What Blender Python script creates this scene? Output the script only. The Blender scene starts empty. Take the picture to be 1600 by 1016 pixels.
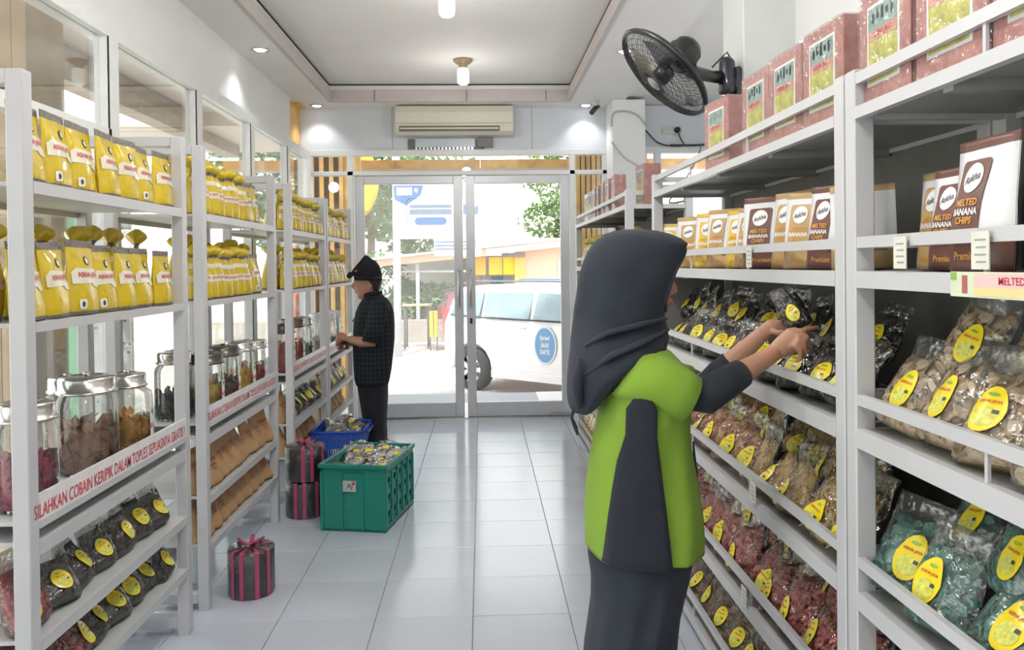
import bpy, bmesh, math, random
from mathutils import Vector, Matrix, Euler, noise
C = bpy.context.scene.collection
PI = math.pi
rnd = random.Random(7)

# ------------------------------------------------------------------ camera, sky, lights, exposure
def make_camera():
    f, yaw, pitch, roll = 1232.0, .0384, -.0112, -.0111
    cy_, sy = math.cos(yaw), math.sin(yaw)
    cp, sp = math.cos(pitch), math.sin(pitch)
    cr, sr = math.cos(roll), math.sin(roll)
    fwd = Vector((sy*cp, cy_*cp, sp)); right = Vector((cy_, -sy, 0)); up = right.cross(fwd)
    r2 = cr*right + sr*up; u2 = -sr*right + cr*up
    m = Matrix((( r2.x, u2.x, -fwd.x, 0), (r2.y, u2.y, -fwd.y, 0), (r2.z, u2.z, -fwd.z, 1.452), (0, 0, 0, 1)))
    cam = bpy.data.cameras.new('camera'); o = bpy.data.objects.new('camera', cam); C.objects.link(o)
    cam.sensor_width = 36; cam.lens = f/1600*36
    cam.shift_y = -(508-427.6)/1600
    cam.clip_start = .05; cam.clip_end = 300
    o.matrix_world = m
    bpy.context.scene.camera = o
make_camera()
sc = bpy.context.scene
sc.view_settings.view_transform = 'Standard'; sc.view_settings.look = 'None'
sc.view_settings.gamma = 1; sc.view_settings.use_curve_mapping = False
sc.view_settings.exposure = 0.36
sc.cycles.max_bounces = 8; sc.cycles.transparent_max_bounces = 24
sc.cycles.diffuse_bounces = 4; sc.cycles.glossy_bounces = 3; sc.cycles.transmission_bounces = 4
sc.cycles.caustics_reflective = False; sc.cycles.caustics_refractive = False
sc.cycles.sample_clamp_indirect = 4

w = bpy.data.worlds.new('bright_overcast_sky'); sc.world = w; w.use_nodes = True
nt = w.node_tree; bg = nt.nodes['Background']
tc = nt.nodes.new('ShaderNodeTexCoord'); sep = nt.nodes.new('ShaderNodeSeparateXYZ'); cr_ = nt.nodes.new('ShaderNodeValToRGB')
nt.links.new(tc.outputs['Generated'], sep.inputs[0]); nt.links.new(sep.outputs[2], cr_.inputs[0])
cr_.color_ramp.elements[0].color = (1, .99, .97, 1); cr_.color_ramp.elements[1].color = (.86, .93, 1, 1)
nt.links.new(cr_.outputs[0], bg.inputs[0]); bg.inputs[1].default_value = 2.6

def light(name, kind, loc, rot, energy, color=(1, 1, 1), **kw):
    d = bpy.data.lights.new(name, kind); d.energy = energy; d.color = color
    for k, v in kw.items(): setattr(d, k, v)
    o = bpy.data.objects.new(name, d); C.objects.link(o); o.location = loc; o.rotation_euler = rot
    return o
light('sun', 'SUN', (0, 0, 10), Euler((math.radians(33), 0, math.radians(-18))), 5.0, (1, .96, .9), angle=math.radians(8))
light('room_fill_area', 'AREA', (-.25, 2.6, 3.07), (0, 0, 0), 5, (1, .985, .96), shape='RECTANGLE', size=1.7, size_y=1.8)  # this and the next: unseen area lamps added to brighten the room
light('room_fill_area', 'AREA', (-.25, .2, 3.07), (0, 0, 0), 4, (1, .985, .96), shape='RECTANGLE', size=1.7, size_y=1.8)
light('room_fill_area', 'AREA', (-.25, -2.2, 2.6), Euler((math.radians(50), 0, 0)), 36, (1, .985, .96), shape='RECTANGLE', size=2.4, size_y=1.6)  # tilted fill added behind the camera for the sides facing it

for y_, e_ in ((2.9, 27), (1.1, 25), (-.6, 18)): light('ceiling_fill_point', 'POINT', (-.15, y_, 2.72), (0, 0, 0), e_, (1, .97, .93), shadow_soft_size=.12)  # unseen point lamps added to lift the ceiling and the room

# ------------------------------------------------------------------ materials
MATS = {}
def mat(name, col, rough=.5, metal=0, var=.06, scale=12, bump=0, bscale=60, spec=.5, coat=0, emit=0, sheen=0, alpha=None):
    if name in MATS: return MATS[name]
    m = bpy.data.materials.new(name); m.use_nodes = True; t = m.node_tree; b = t.nodes['Principled BSDF']
    b.inputs['Roughness'].default_value = rough; b.inputs['Metallic'].default_value = metal
    b.inputs['Specular IOR Level'].default_value = spec; b.inputs['Coat Weight'].default_value = coat
    b.inputs['Coat Roughness'].default_value = .08
    if sheen: b.inputs['Sheen Weight'].default_value = sheen
    co = t.nodes.new('ShaderNodeTexCoord'); n = t.nodes.new('ShaderNodeTexNoise'); n.inputs['Scale'].default_value = scale; n.inputs['Detail'].default_value = 4
    t.links.new(co.outputs['Object'], n.inputs['Vector'])
    r = t.nodes.new('ShaderNodeValToRGB'); r.color_ramp.elements[0].position = .3; r.color_ramp.elements[1].position = .7
    r.color_ramp.elements[0].color = tuple(max(0, c*(1-var)) for c in col) + (1,)
    r.color_ramp.elements[1].color = tuple(min(1, c*(1+var)) for c in col) + (1,)
    t.links.new(n.outputs[0], r.inputs[0]); t.links.new(r.outputs[0], b.inputs['Base Color'])
    if emit:
        b.inputs['Emission Color'].default_value = tuple(col) + (1,); b.inputs['Emission Strength'].default_value = emit
    if bump:
        n2 = t.nodes.new('ShaderNodeTexNoise'); n2.inputs['Scale'].default_value = bscale; n2.inputs['Detail'].default_value = 3
        t.links.new(co.outputs['Object'], n2.inputs['Vector'])
        bp = t.nodes.new('ShaderNodeBump'); bp.inputs['Strength'].default_value = bump; bp.inputs['Distance'].default_value = .01
        t.links.new(n2.outputs[0], bp.inputs['Height']); t.links.new(bp.outputs[0], b.inputs['Normal'])
    m.diffuse_color = tuple(col) + (1,)
    MATS[name] = m
    return m

def clear_mat(name, tint=(1, 1, 1), gloss=.12, rough=.08, haze=.04, hazecol=(1, 1, 1), bump=0, bscale=25, edge=.6):
    if name in MATS: return MATS[name]
    m = bpy.data.materials.new(name); m.use_nodes = True; t = m.node_tree; t.nodes.clear()
    out = t.nodes.new('ShaderNodeOutputMaterial'); tr = t.nodes.new('ShaderNodeBsdfTransparent'); gl = t.nodes.new('ShaderNodeBsdfGlossy')
    df = t.nodes.new('ShaderNodeBsdfDiffuse'); tl = t.nodes.new('ShaderNodeBsdfTranslucent')
    tr.inputs[0].default_value = tuple(tint) + (1,); gl.inputs['Roughness'].default_value = rough
    df.inputs[0].default_value = tl.inputs[0].default_value = tuple(hazecol) + (1,)
    lw = t.nodes.new('ShaderNodeLayerWeight'); lw.inputs[0].default_value = .3
    mul = t.nodes.new('ShaderNodeMath'); mul.operation = 'MULTIPLY_ADD'; mul.inputs[1].default_value = edge; mul.inputs[2].default_value = gloss; mul.use_clamp = True
    t.links.new(lw.outputs['Fresnel'], mul.inputs[0])
    m1 = t.nodes.new('ShaderNodeMixShader'); m2 = t.nodes.new('ShaderNodeMixShader'); m3 = t.nodes.new('ShaderNodeMixShader')
    m3.inputs[0].default_value = .5
    t.links.new(df.outputs[0], m3.inputs[1]); t.links.new(tl.outputs[0], m3.inputs[2])
    m1.inputs[0].default_value = haze
    t.links.new(tr.outputs[0], m1.inputs[1]); t.links.new(m3.outputs[0], m1.inputs[2])
    t.links.new(mul.outputs[0], m2.inputs[0]); t.links.new(m1.outputs[0], m2.inputs[1]); t.links.new(gl.outputs[0], m2.inputs[2])
    t.links.new(m2.outputs[0], out.inputs[0])
    if bump:
        co = t.nodes.new('ShaderNodeTexCoord'); n2 = t.nodes.new('ShaderNodeTexNoise'); n2.inputs['Scale'].default_value = bscale; n2.inputs['Detail'].default_value = 2
        t.links.new(co.outputs['Object'], n2.inputs['Vector'])
        bp = t.nodes.new('ShaderNodeBump'); bp.inputs['Strength'].default_value = bump; bp.inputs['Distance'].default_value = .02
        t.links.new(n2.outputs[0], bp.inputs['Height']); t.links.new(bp.outputs[0], gl.inputs['Normal'])
    MATS[name] = m
    return m

white_metal = mat('white_powder_coated_metal', (.53, .53, .545), .35, var=.03, scale=5, bump=.03, bscale=200)
white_board = mat('white_shelf_board', (.52, .53, .53), .4, var=.05)
grey_board = mat('grey_shelf_underboard', (.30, .30, .29), .5, var=.12, scale=4)
ceil_m = mat('ceiling_paint', (.84, .825, .81), .7, var=.02, scale=2, bump=.02)
wall_m = mat('wall_paint', (.76, .765, .76), .6, var=.03, scale=2, bump=.03)
frontwall_m = mat('bluish_grey_wall_panel', (.62, .65, .69), .45, var=.03, scale=2)
trim_m = mat('taupe_cornice', (.55, .50, .48), .6, var=.04)
alu = mat('powder_coated_aluminium', (.60, .61, .64), .35, metal=.25, var=.03)
alu_w = mat('white_window_aluminium', (.72, .74, .74), .35, var=.03)
chrome = mat('brushed_steel', (.55, .53, .50), .22, metal=1, var=.12, scale=30)
wood_y = mat('golden_pine_slat', (.66, .40, .13), .5, var=.22, scale=8)
wood_b = mat('taupe_timber', (.33, .26, .20), .6, var=.2, scale=8)
black_pl = mat('black_plastic', (.012, .012, .015), .28, var=.2, spec=.6)
dark_m = mat('dark_gap', (.03, .03, .03), .8)
clearglass = clear_mat('window_glass', (.97, .99, .98), .02, .02, .02, edge=.5)
dustglass = clear_mat('dusty_door_glass', (.96, .98, .98), .03, .06, .2, (.9, .92, .93), edge=.5)
jarglass = clear_mat('jar_glass', (.96, .98, .97), .06, .03, .03, edge=.75)
film = clear_mat('clear_plastic_film', (.97, .97, .96), .09, .12, .025, bump=1.0, bscale=28, edge=.6)
film_soft = clear_mat('cloudy_plastic_film', (.94, .94, .93), .08, .18, .09, (.8, .8, .78), bump=.9, bscale=24, edge=.5)

# ------------------------------------------------------------------ mesh building
class MB:
    def __init__(s): s.v = []; s.f = []; s.mi = []; s.sm = []
    def add(s, vs, fs, mi=0, smooth=False):
        k = len(s.v); s.v += [tuple(p) for p in vs]
        for f in fs:
            s.f.append([i+k for i in f]); s.mi.append(mi); s.sm.append(smooth)
    def box(s, x0, x1, y0, y1, z0, z1, mi=0, rot=None, at=None):
        vs = [Vector((x, y, z)) for z in (z0, z1) for y in (y0, y1) for x in (x0, x1)]
        if rot is not None: vs = [rot @ p for p in vs]
        if at is not None: vs = [p + Vector(at) for p in vs]
        s.add(vs, [(0, 2, 3, 1), (4, 5, 7, 6), (0, 1, 5, 4), (2, 6, 7, 3), (0, 4, 6, 2), (1, 3, 7, 5)], mi)
    def cbox(s, x0, x1, y0, y1, z0, z1, c=.004, mi=0):      # box with chamfered vertical edges and rim
        for (a, z) in ((c, z0), (0, z0+c), (0, z1-c), (c, z1)): pass
        k = len(s.v); rings = []
        for (a, z) in ((c, z0), (0, z0+c), (0, z1-c), (c, z1)):
            X0, X1, Y0, Y1 = x0+a, x1-a, y0+a, y1-a
            rings.append([(X0+c, Y0, z), (X1-c, Y0, z), (X1, Y0+c, z), (X1, Y1-c, z), (X1-c, Y1, z), (X0+c, Y1, z), (X0, Y1-c, z), (X0, Y0+c, z)])
        vs = [p for r in rings for p in r]; fs = []
        for i in range(3):
            for j in range(8): fs.append((i*8+j, i*8+(j+1) % 8, (i+1)*8+(j+1) % 8, (i+1)*8+j))
        fs.append(tuple(range(7, -1, -1))); fs.append(tuple(range(24, 32)))
        s.add(vs, fs, mi)
    def tube(s, pts, rad, n=8, mi=0, closed=False, cap=True, flat=1.0, upv=None):
        pts = [Vector(p) for p in pts]; N = len(pts)
        if not hasattr(rad, '__len__'): rad = [rad]*N
        vs = []; ref = Vector(upv) if upv else None
        for i, p in enumerate(pts):
            a = pts[(i-1) % N] if (closed or i > 0) else p; b = pts[(i+1) % N] if (closed or i < N-1) else p
            d = (b-a)
            d = d.normalized() if d.length > 1e-9 else Vector((0, 0, 1))
            if ref is None:
                ref = Vector((0, 0, 1)) if abs(d.z) < .9 else Vector((1, 0, 0))
            u = (ref - d*ref.dot(d))
            u = u.normalized() if u.length > 1e-6 else d.orthogonal().normalized()
            if upv is None: ref = u
            v = d.cross(u)
            for j in range(n):
                t = 2*PI*j/n
                vs.append(p + (u*math.cos(t)*flat + v*math.sin(t))*rad[i])
        fs = []
        for i in range(N if closed else N-1):
            for j in range(n):
                a = i*n; b = ((i+1) % N)*n
                fs.append((a+j, a+(j+1) % n, b+(j+1) % n, b+j))
        if cap and not closed: fs += [tuple(range(n-1, -1, -1)), tuple(range((N-1)*n, N*n))]
        s.add(vs, fs, mi, True)
    def lathe(s, prof, n=24, mi=0, at=(0, 0, 0), axis=None, cap=True):
        vs = []; R = axis if axis is not None else Matrix.Identity(3)
        for r, z in prof:
            for j in range(n):
                t = 2*PI*j/n
                vs.append(R @ Vector((r*math.cos(t), r*math.sin(t), z)) + Vector(at))
        fs = [(i*n+j, i*n+(j+1) % n, (i+1)*n+(j+1) % n, (i+1)*n+j) for i in range(len(prof)-1) for j in range(n)]
        if cap: fs += [tuple(range(n-1, -1, -1)), tuple(range((len(prof)-1)*n, len(prof)*n))]
        s.add(vs, fs, mi, True)
    def ball(s, c, r, n=10, mi=0, sc_=(1, 1, 1)):
        vs = []; m = n//2+1
        for i in range(m):
            a = -PI/2 + PI*(i+.001)/(m-1+.002)
            for j in range(n):
                t = 2*PI*j/n
                vs.append((c[0]+r*sc_[0]*math.cos(a)*math.cos(t), c[1]+r*sc_[1]*math.cos(a)*math.sin(t), c[2]+r*sc_[2]*math.sin(a)))
        fs = [(i*n+j, i*n+(j+1) % n, (i+1)*n+(j+1) % n, (i+1)*n+j) for i in range(m-1) for j in range(n)]
        s.add(vs, fs, mi, True)
    def mesh(s, name, mats):
        me = bpy.data.meshes.new(name); me.from_pydata(s.v, [], s.f)
        if not isinstance(mats, (list, tuple)): mats = [mats]
        for m in mats: me.materials.append(m)
        me.polygons.foreach_set('material_index', s.mi); me.polygons.foreach_set('use_smooth', s.sm)
        me.update(); return me
    def build(s, name, mats, parent=None, loc=None, fix=False):
        me = s.mesh(name, mats)
        if fix:
            bm = bmesh.new(); bm.from_mesh(me); bmesh.ops.recalc_face_normals(bm, faces=bm.faces); bm.to_mesh(me); bm.free()
        o = bpy.data.objects.new(name, me); C.objects.link(o)
        if parent is not None: o.parent = parent
        if loc is not None: o.location = loc
        return o

def obj_of(name, me, parent=None, loc=None):
    o = bpy.data.objects.new(name, me); C.objects.link(o)
    if parent is not None: o.parent = parent
    if loc is not None: o.location = loc
    return o
def tag(o, label=None, cat=None, group=None, kind=None):
    if label: o['label'] = label
    if cat: o['category'] = cat
    if group: o['group'] = group
    if kind: o['kind'] = kind
    return o
def empty(name, loc=(0, 0, 0), rz=0, label=None, cat=None, group=None):
    o = bpy.data.objects.new(name, None); C.objects.link(o); o.location = loc; o.rotation_euler = (0, 0, rz); o.empty_display_size = .1
    return tag(o, label, cat, group)
def structure(o): o['kind'] = 'structure'; return o

KIDS = {}
def children(o):
    return [c for c in bpy.data.objects if c.parent is o]
class Proto:
    """first placement moves the source itself, later ones copy it with its parts and sub-parts"""
    def __init__(s, root):
        s.root = root; s.used = False
        s.kids = [(c, children(c)) for c in children(root)]
    def place(s, loc, rot=(0, 0, 0), scale=(1, 1, 1), label=None, group=None):
        if not s.used: r = s.root; s.used = True
        else:
            r = s.root.copy(); C.objects.link(r)
            for c, gs in s.kids:
                d = c.copy(); C.objects.link(d); d.parent = r
                for g in gs:
                    e = g.copy(); C.objects.link(e); e.parent = d
        r.location = loc; r.rotation_euler = rot; r.scale = scale
        if label: r['label'] = label
        if group: r['group'] = group
        elif 'group' in r: del r['group']
        return r

TX = {}
def text2d(s, h, align='CENTER', bold=0.0):
    """flat letter shapes: (verts2d, faces), cap height h, centred on the origin"""
    key = (s, bold)
    if key not in TX:
        c = bpy.data.curves.new('letters', 'FONT'); c.body = s; c.size = 1; c.align_x = 'CENTER'; c.resolution_u = 2; c.offset = bold
        o = bpy.data.objects.new('letters', c); C.objects.link(o)
        dg = bpy.context.evaluated_depsgraph_get(); me = bpy.data.meshes.new_from_object(o.evaluated_get(dg))
        vs = [(v.co.x, v.co.y) for v in me.vertices]; fs = [tuple(p.vertices) for p in me.polygons]
        ys = [b for a, b in vs]; y0, y1 = min(ys), max(ys)
        vs = [(a, b-(y0+y1)/2) for a, b in vs]; TX[key] = (vs, fs, y1-y0)
        bpy.data.objects.remove(o); bpy.data.curves.remove(c); bpy.data.meshes.remove(me)
    vs, fs, hh = TX[key]
    return [(a*h/hh, b*h/hh) for a, b in vs], fs
def put_text(mb, s, h, place, mi=0, bold=0.01, sx=1.0):
    vs, fs = text2d(s, h, bold=bold); mb.add([place(a*sx, b) for a, b in vs], fs, mi)

ORD = ['first', 'second', 'third', 'fourth', 'fifth', 'sixth', 'seventh', 'eighth', 'ninth', 'tenth', 'eleventh', 'twelfth', 'thirteenth', 'fourteenth', 'fifteenth', 'sixteenth', 'seventeenth', 'eighteenth', 'nineteenth', 'twentieth']

# ------------------------------------------------------------------ the setting
fl = MB(); fl.box(-1.8, 3.2, -1.6, 7.6, -.12, -.006)
floor = structure(fl.build('floor', mat('grey_grout', (.30, .29, .28), .9)))
tile_m = mat('pale_glazed_tile', (.52, .56, .63), .15, var=.05, scale=1.5, spec=.5)
tb = MB(); T = .3975
tb.cbox(-T/2, T/2, -T/2, T/2, -.006, .0015, .0015); tme = tb.mesh('floor_tile', tile_m)
for i in range(-4, 8):
    for j in range(-3, 19):
        x = -.052+.4*i+.2; y = .0475+.4*j+.2-.4*.0
        if x > 3.1 or y > 7.5: continue
        t = obj_of('floor_tile', tme, floor, (x, y, rnd.uniform(-.0004, .0004))); t.rotation_euler = (rnd.uniform(-.0008, .0008), rnd.uniform(-.0008, .0008), 0)

# ceiling: lowered border with a raised tray and a thin cornice
cb = MB()
ZC, ZT = 2.94, 3.10
cb.box(-1.75, -1.36, -1.6, 7.6, ZC, 3.2); cb.box(.83, 1.32, -1.6, 7.6, ZC, 3.2); cb.box(-1.36, .83, 7.2, 7.6, ZC, 3.2)
cb.box(-1.36, .83, -1.6, 7.2, ZT, 3.2); cb.box(1.32, 3.2, -1.6, 7.6, ZC+.03, 3.2)
ceiling = structure(cb.build('ceiling', ceil_m))
gm = MB(); gm.box(-1.358, -1.352, -1.5, 7.2, ZT-.012, ZT-.002); gm.box(.822, .828, -1.5, 7.2, ZT-.012, ZT-.002); gm.box(-1.35, .82, 7.192, 7.198, ZT-.012, ZT-.002)
gm.build('shadow_gap', dark_m, ceiling)
for k, (x0, x1, y0, y1) in enumerate(((-1.36, -1.33, -1.5, 7.2), (.80, .83, -1.5, 7.2), (-1.33, .80, 7.17, 7.2))):
    m = MB(); m.box(x0, x1, y0, y1, ZC-.004, ZC+.10); structure(m.build('trim_%d' % (k+1), trim_m))
m = MB()
for x in (-.95, -.12, .6): m.box(x, x+.004, 7.165, 7.1695, ZC, ZC+.10)
m.build('cornice_joint', dark_m, ceiling)

# left wall: solid band above, glass wall with mullions below
m = MB(); m.box(-1.75, -1.665, -1.6, 7.0, 2.52, 2.96); structure(m.build('wall_left', wall_m))
m = MB(); m.box(-1.75, -1.69, 7.06, 7.48, 2.52, 2.95); m.box(-1.69, -1.62, 7.2, 7.42, 2.925, 2.939)
m.build('trim_4', wood_y)['kind'] = 'structure'
m = MB(); m.box(-1.75, -1.70, 7.0, 7.06, 2.5, 2.95); structure(m.build('trim_5', dark_m))
YM = [.42, 1.46, 2.50, 3.52, 4.57, 5.62, 6.66]
win = empty('window_1'); structure(win)
def wbox(name, x0, x1, y0, y1, z0, z1, mt=alu_w, parent=win):
    m = MB(); m.box(x0, x1, y0, y1, z0, z1); return m.build(name, mt, parent)
wbox('window_head', -1.70, -1.60, -1.5, 7.45, 2.46, 2.53); wbox('window_sill', -1.70, -1.60, -1.5, 7.45, 0, .08)
for y in YM:
    wbox('mullion', -1.66, -1.60, y-.045, y+.055, .08, 2.46); wbox('mullion_groove', -1.603, -1.598, y-.045, y-.038, .08, 2.46, dark_m)
wbox('corner_mullion', -1.70, -1.58, 7.42, 7.52, 0, 2.53)
wbox('transom_bar', -1.66, -1.60, -1.5, 3.5, 2.0, 2.06)
ys = [-1.5] + YM + [7.42]
for a, b in zip(ys[:-1], ys[1:]):
    m = MB(); m.box(-1.642, -1.636, a+.05 if a > -1 else a, b-.04, .08, 2.46); m.build('window_pane', clearglass, win)
m = MB(); m.tube([(-1.63, 2.36, 1.0), (-1.57, 2.36, 1.02), (-1.55, 2.36, 1.08), (-1.55, 2.36, 1.2), (-1.57, 2.36, 1.26), (-1.63, 2.36, 1.28)], .011); m.build('door_handle', chrome, win)
# wall to the right and pillars
m = MB(); m.box(1.44, 1.6, -1.6, 3.55, 0, 2.96); structure(m.build('wall_right', wall_m))
m = MB(); m.cbox(1.2, 1.6, 3.55, 3.85, 0, 2.96, .004); structure(m.build('wall_pillar', mat('pillar_paint', (.66, .68, .67), .5, var=.02)))
m = MB(); m.cbox(1.20, 1.50, 7.12, 7.5, 0, 2.94, .004); structure(m.build('wall_corner_pillar', wall_m))
m = MB(); m.box(3.1, 3.2, 3.8, 7.6, 0, 2.96); structure(m.build('wall_far_right', wall_m))
m = MB(); m.box(-1.8, 3.2, -1.7, -1.6, 0, 3.2); structure(m.build('wall_back', wall_m))
# front wall above the doors, in panels
m = MB(); m.box(-1.75, 3.2, 7.5, 7.6, 2.53, 2.96); fw = structure(m.build('wall_front', frontwall_m))
for x0, x1 in ((-1.69, -.83), (-.825, .49), (.495, 1.2)):
    m = MB(); m.cbox(x0, x1, 7.488, 7.5, 2.54, 2.94, .001); m.build('wall_panel', frontwall_m, fw)
# shop front: frame, fixed lights
sf = structure(empty('window_2'))
def sfb(name, x0, x1, z0, z1, y0=7.46, y1=7.54, mt=alu_w): 
    m = MB(); m.cbox(x0, x1, y0, y1, z0, z1, .003); return m.build(name, mt, sf)
sfb('frame_head', -1.60, 1.2, 2.49, 2.545); sfb('transom', -1.58, 1.2, 2.305, 2.345)
for x0, x1 in ((-1.25, -1.195), (.845, .895), (1.16, 1.21)): sfb('frame_post', x0, x1, 0, 2.49)
for x0, x1 in ((-1.58, -1.25), (-1.195, .845), (.895, 1.16)):
    m = MB(); m.box(x0, x1, 7.497, 7.503, 2.345, 2.49); m.build('window_pane', clearglass, sf)
for x0, x1 in ((-1.58, -1.25), (.895, 1.16)):
    m = MB(); m.box(x0, x1, 7.497, 7.503, .06, 2.305); m.build('window_pane', clearglass, sf)
    sfb('sill', x0, x1, 0, .06)
m = MB(); m.box(-1.19, .845, 7.45, 7.56, .0, .012); m.build('threshold', chrome, sf)
sr_ = structure(empty('window_3'))
for (a, b, z0, z1) in ((1.5, 3.1, 2.5, 2.56), (1.5, 3.1, 2.16, 2.20), (1.5, 1.56, 0, 2.5), (1.66, 1.72, 0, 2.5), (2.35, 2.41, 0, 2.5), (1.5, 3.1, 0, .06)):
    m = MB(); m.box(a, b, 7.46, 7.54, z0, z1); m.build('window_frame', alu_w, sr_)
m = MB(); m.box(1.56, 3.1, 7.497, 7.503, .06, 2.5); m.build('window_pane', clearglass, sr_)
# two glazed door leaves
def leaf(name, x0, x1, glass, hx, lock=False):
    r = structure(empty(name)); z0, z1 = .015, 2.30; st = .085
    def p(n, a, b, c, d, mt=alu, y0=7.475, y1=7.525):
        m = MB(); m.cbox(a, b, y0, y1, c, d, .004); return m.build(n, mt, r)
    p('door_stile', x0, x0+st, z0, z1); p('door_stile', x1-st, x1, z0, z1)
    p('bottom_rail', x0+st, x1-st, z0, z0+.135); p('top_rail', x0+st, x1-st, z1-.075, z1)
    m = MB(); m.box(x0+st, x1-st, 7.496, 7.504, z0+.135, z1-.075); m.build('door_pane', glass, r)
    m = MB(); yy = 7.41
    m.tube([(hx, 7.475, 1.07), (hx, yy+.02, 1.07), (hx, yy, 1.09), (hx, yy, 1.24), (hx, yy, 1.38), (hx, yy+.02, 1.40), (hx, 7.475, 1.40)], .013, 10); m.build('door_handle', chrome, r)
    if lock:
        m = MB(); m.box(hx-.012, hx+.012, 7.468, 7.475, .9, .95); m.build('door_lock', dark_m, r)
        m = MB(); m.box(x1-.2, x1-.02, 7.44, 7.475, .02, .045); m.build('floor_bolt', chrome, r)
    return r
leaf('door_1', -1.185, -.175, dustglass, -.215); leaf('door_2', -.145, .838, clear_mat('door_glass', (.99, .99, .99), .02, .02, .03, edge=.5), -.105, True)
# outside ground and porch
m = MB(); m.box(-12, 14, 9.0, 34, -.5, -.34); m.box(-12, -2.6, -3, 9, -.5, -.34)
def paving():
    mt = mat('sunlit_pavers', (.62, .56, .50), .8); t = mt.node_tree; b = t.nodes['Principled BSDF']
    co = t.nodes.new('ShaderNodeTexCoord'); br = t.nodes.new('ShaderNodeTexBrick'); br.inputs['Scale'].default_value = 2.2
    br.inputs['Color1'].default_value = (.66, .58, .52, 1); br.inputs['Color2'].default_value = (.58, .52, .47, 1); br.inputs['Mortar'].default_value = (.42, .39, .36, 1); br.inputs['Mortar Size'].default_value = .015
    t.links.new(co.outputs['Object'], br.inputs['Vector']); t.links.new(br.outputs[0], b.inputs['Base Color']); return mt
structure(m.build('ground_paving', paving()))
m = MB(); m.box(-2.6, 3.4, 7.56, 8.35, -.4, -.004, 0); m.box(-2.6, .6, 8.35, 9.0, -.4, -.012, 1); m.box(.6, 3.4, 8.35, 9.0, -.4, -.006, 0); m.box(-2.6, -1.7, -2, 7.56, -.4, -.004)
structure(m.build('ground_porch', [mat('porch_tile', (.66, .65, .64), .5), mat('grey_porch_strip', (.30, .32, .35), .6)]))  # second material is a darker grey strip along the outer porch edge
m = MB(); m.box(-6, 3.4, 7.6, 9.35, 2.80, 2.95); m.box(-2.85, -1.75, -2, 7.6, 2.93, 3.0)
structure(m.build('ceiling_porch', mat('cream_soffit', (.80, .75, .68), .8, var=.03)))
pb = empty('porch_beam', (0, 9.4, 2.6), 0, 'golden timber beam across the porch above the glass doors', 'beam')
for x in range(-3, 4):
    m = MB(); m.box(x-.0, x+.995, -.06, .06, .0, .10); m.build('beam_board', wood_y, pb)
m = MB(); m.box(-3, 4, -.05, .05, -.03, 0); m.build('beam_cap', mat('pinkish_trim', (.6, .5, .45), .6), pb)
sb = empty('side_beam', (-2.75, 0, 2.68), 0, 'taupe timber beam beyond the left windows', 'beam')
for k in range(8):
    y = -1.5+k*1.3
    m = MB(); m.box(-.05, .05, y, y+1.29, .12, .24); m.build('beam_board', wood_b, sb)
    m = MB(); m.box(-.08, .08, y, y+1.29, 0, .12); m.build('beam_board', mat('light_taupe_timber', (.42, .35, .29), .6, var=.15), sb)

# ------------------------------------------------------------------ shelving
def left_rack(y0, y1, label, sign):
    r = empty('display_rack', (-1.38, (y0+y1)/2, 0), 0, label, 'rack', 'white metal racks along the glass wall')
    cx, cy = -1.38, (y0+y1)/2; P = .045; xf, xb = -1.17-cx, -1.585-cx; a, b = y0-cy, y1-cy
    def p(n, x0, x1, ya, yb, z0, z1, mt=white_metal, par=r, ch=True):
        m = MB(); (m.cbox if ch else m.box)(x0, x1, ya, yb, z0, z1, *((.003,) if ch else ())); return m.build(n, mt, par)
    for x in (xf-P, xb):
        for y in (a, b-P): p('post', x, x+P, y, y+P, 0, 1.97)
    for y in (a, b-P):
        p('end_rail', xb+P, xf-P, y, y+P, 1.93, 1.97); p('end_rail', xb+P, xf-P, y, y+P, .03, .075)
    for z, t in ((1.685, .032), (1.312, .024), (.79, .02), (.735, .035), (.475, .032), (.268, .028)):
        s = p('shelf', xb+.005, xf-.012, a+P, b-P, z-.012, z, white_board, r, False)
        p('shelf_beam', xf-.012, xf, a+P, b-P, z-t, z+.001, white_metal, s, False)
        p('shelf_beam', xb, xb+.012, a+P, b-P, z-t, z+.001, white_metal, s, False)
    sg = p('sign_board', xf-.008, xf-.001, a+.004, b-.004, .772, .862, mat('white_sign_laminate', (.78, .77, .77), .2), r, False)
    if sign:
        m = MB(); s = 'SILAHKAN COBAIN KERIPIK DALAM TOPLES SEPUASNYA GRATIS !'
        L = b-a-.05; vs, fs = text2d(s, .038, bold=.005); wd = max(v[0] for v in vs)-min(v[0] for v in vs); k = (L-.03)/wd
        m.add([(xf+.0005, v[0]*k-.02, .817+v[1]) for v in vs], fs); m.build('sign_lettering', mat('red_print', (.62, .04, .07), .4), sg)
    return r
left_rack(2.07, 3.19, 'nearest white metal rack by the glass wall, with chip jars and dark bags', True)
left_rack(3.37, 4.555, 'second white metal rack, holding brown paper bags on its lowest shelves', True)
left_rack(4.90, 5.99, 'third white metal rack behind the blue basket', True)
left_rack(6.05, 7.17, 'farthest white metal rack by the glass wall, where the man stands', True)

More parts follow.
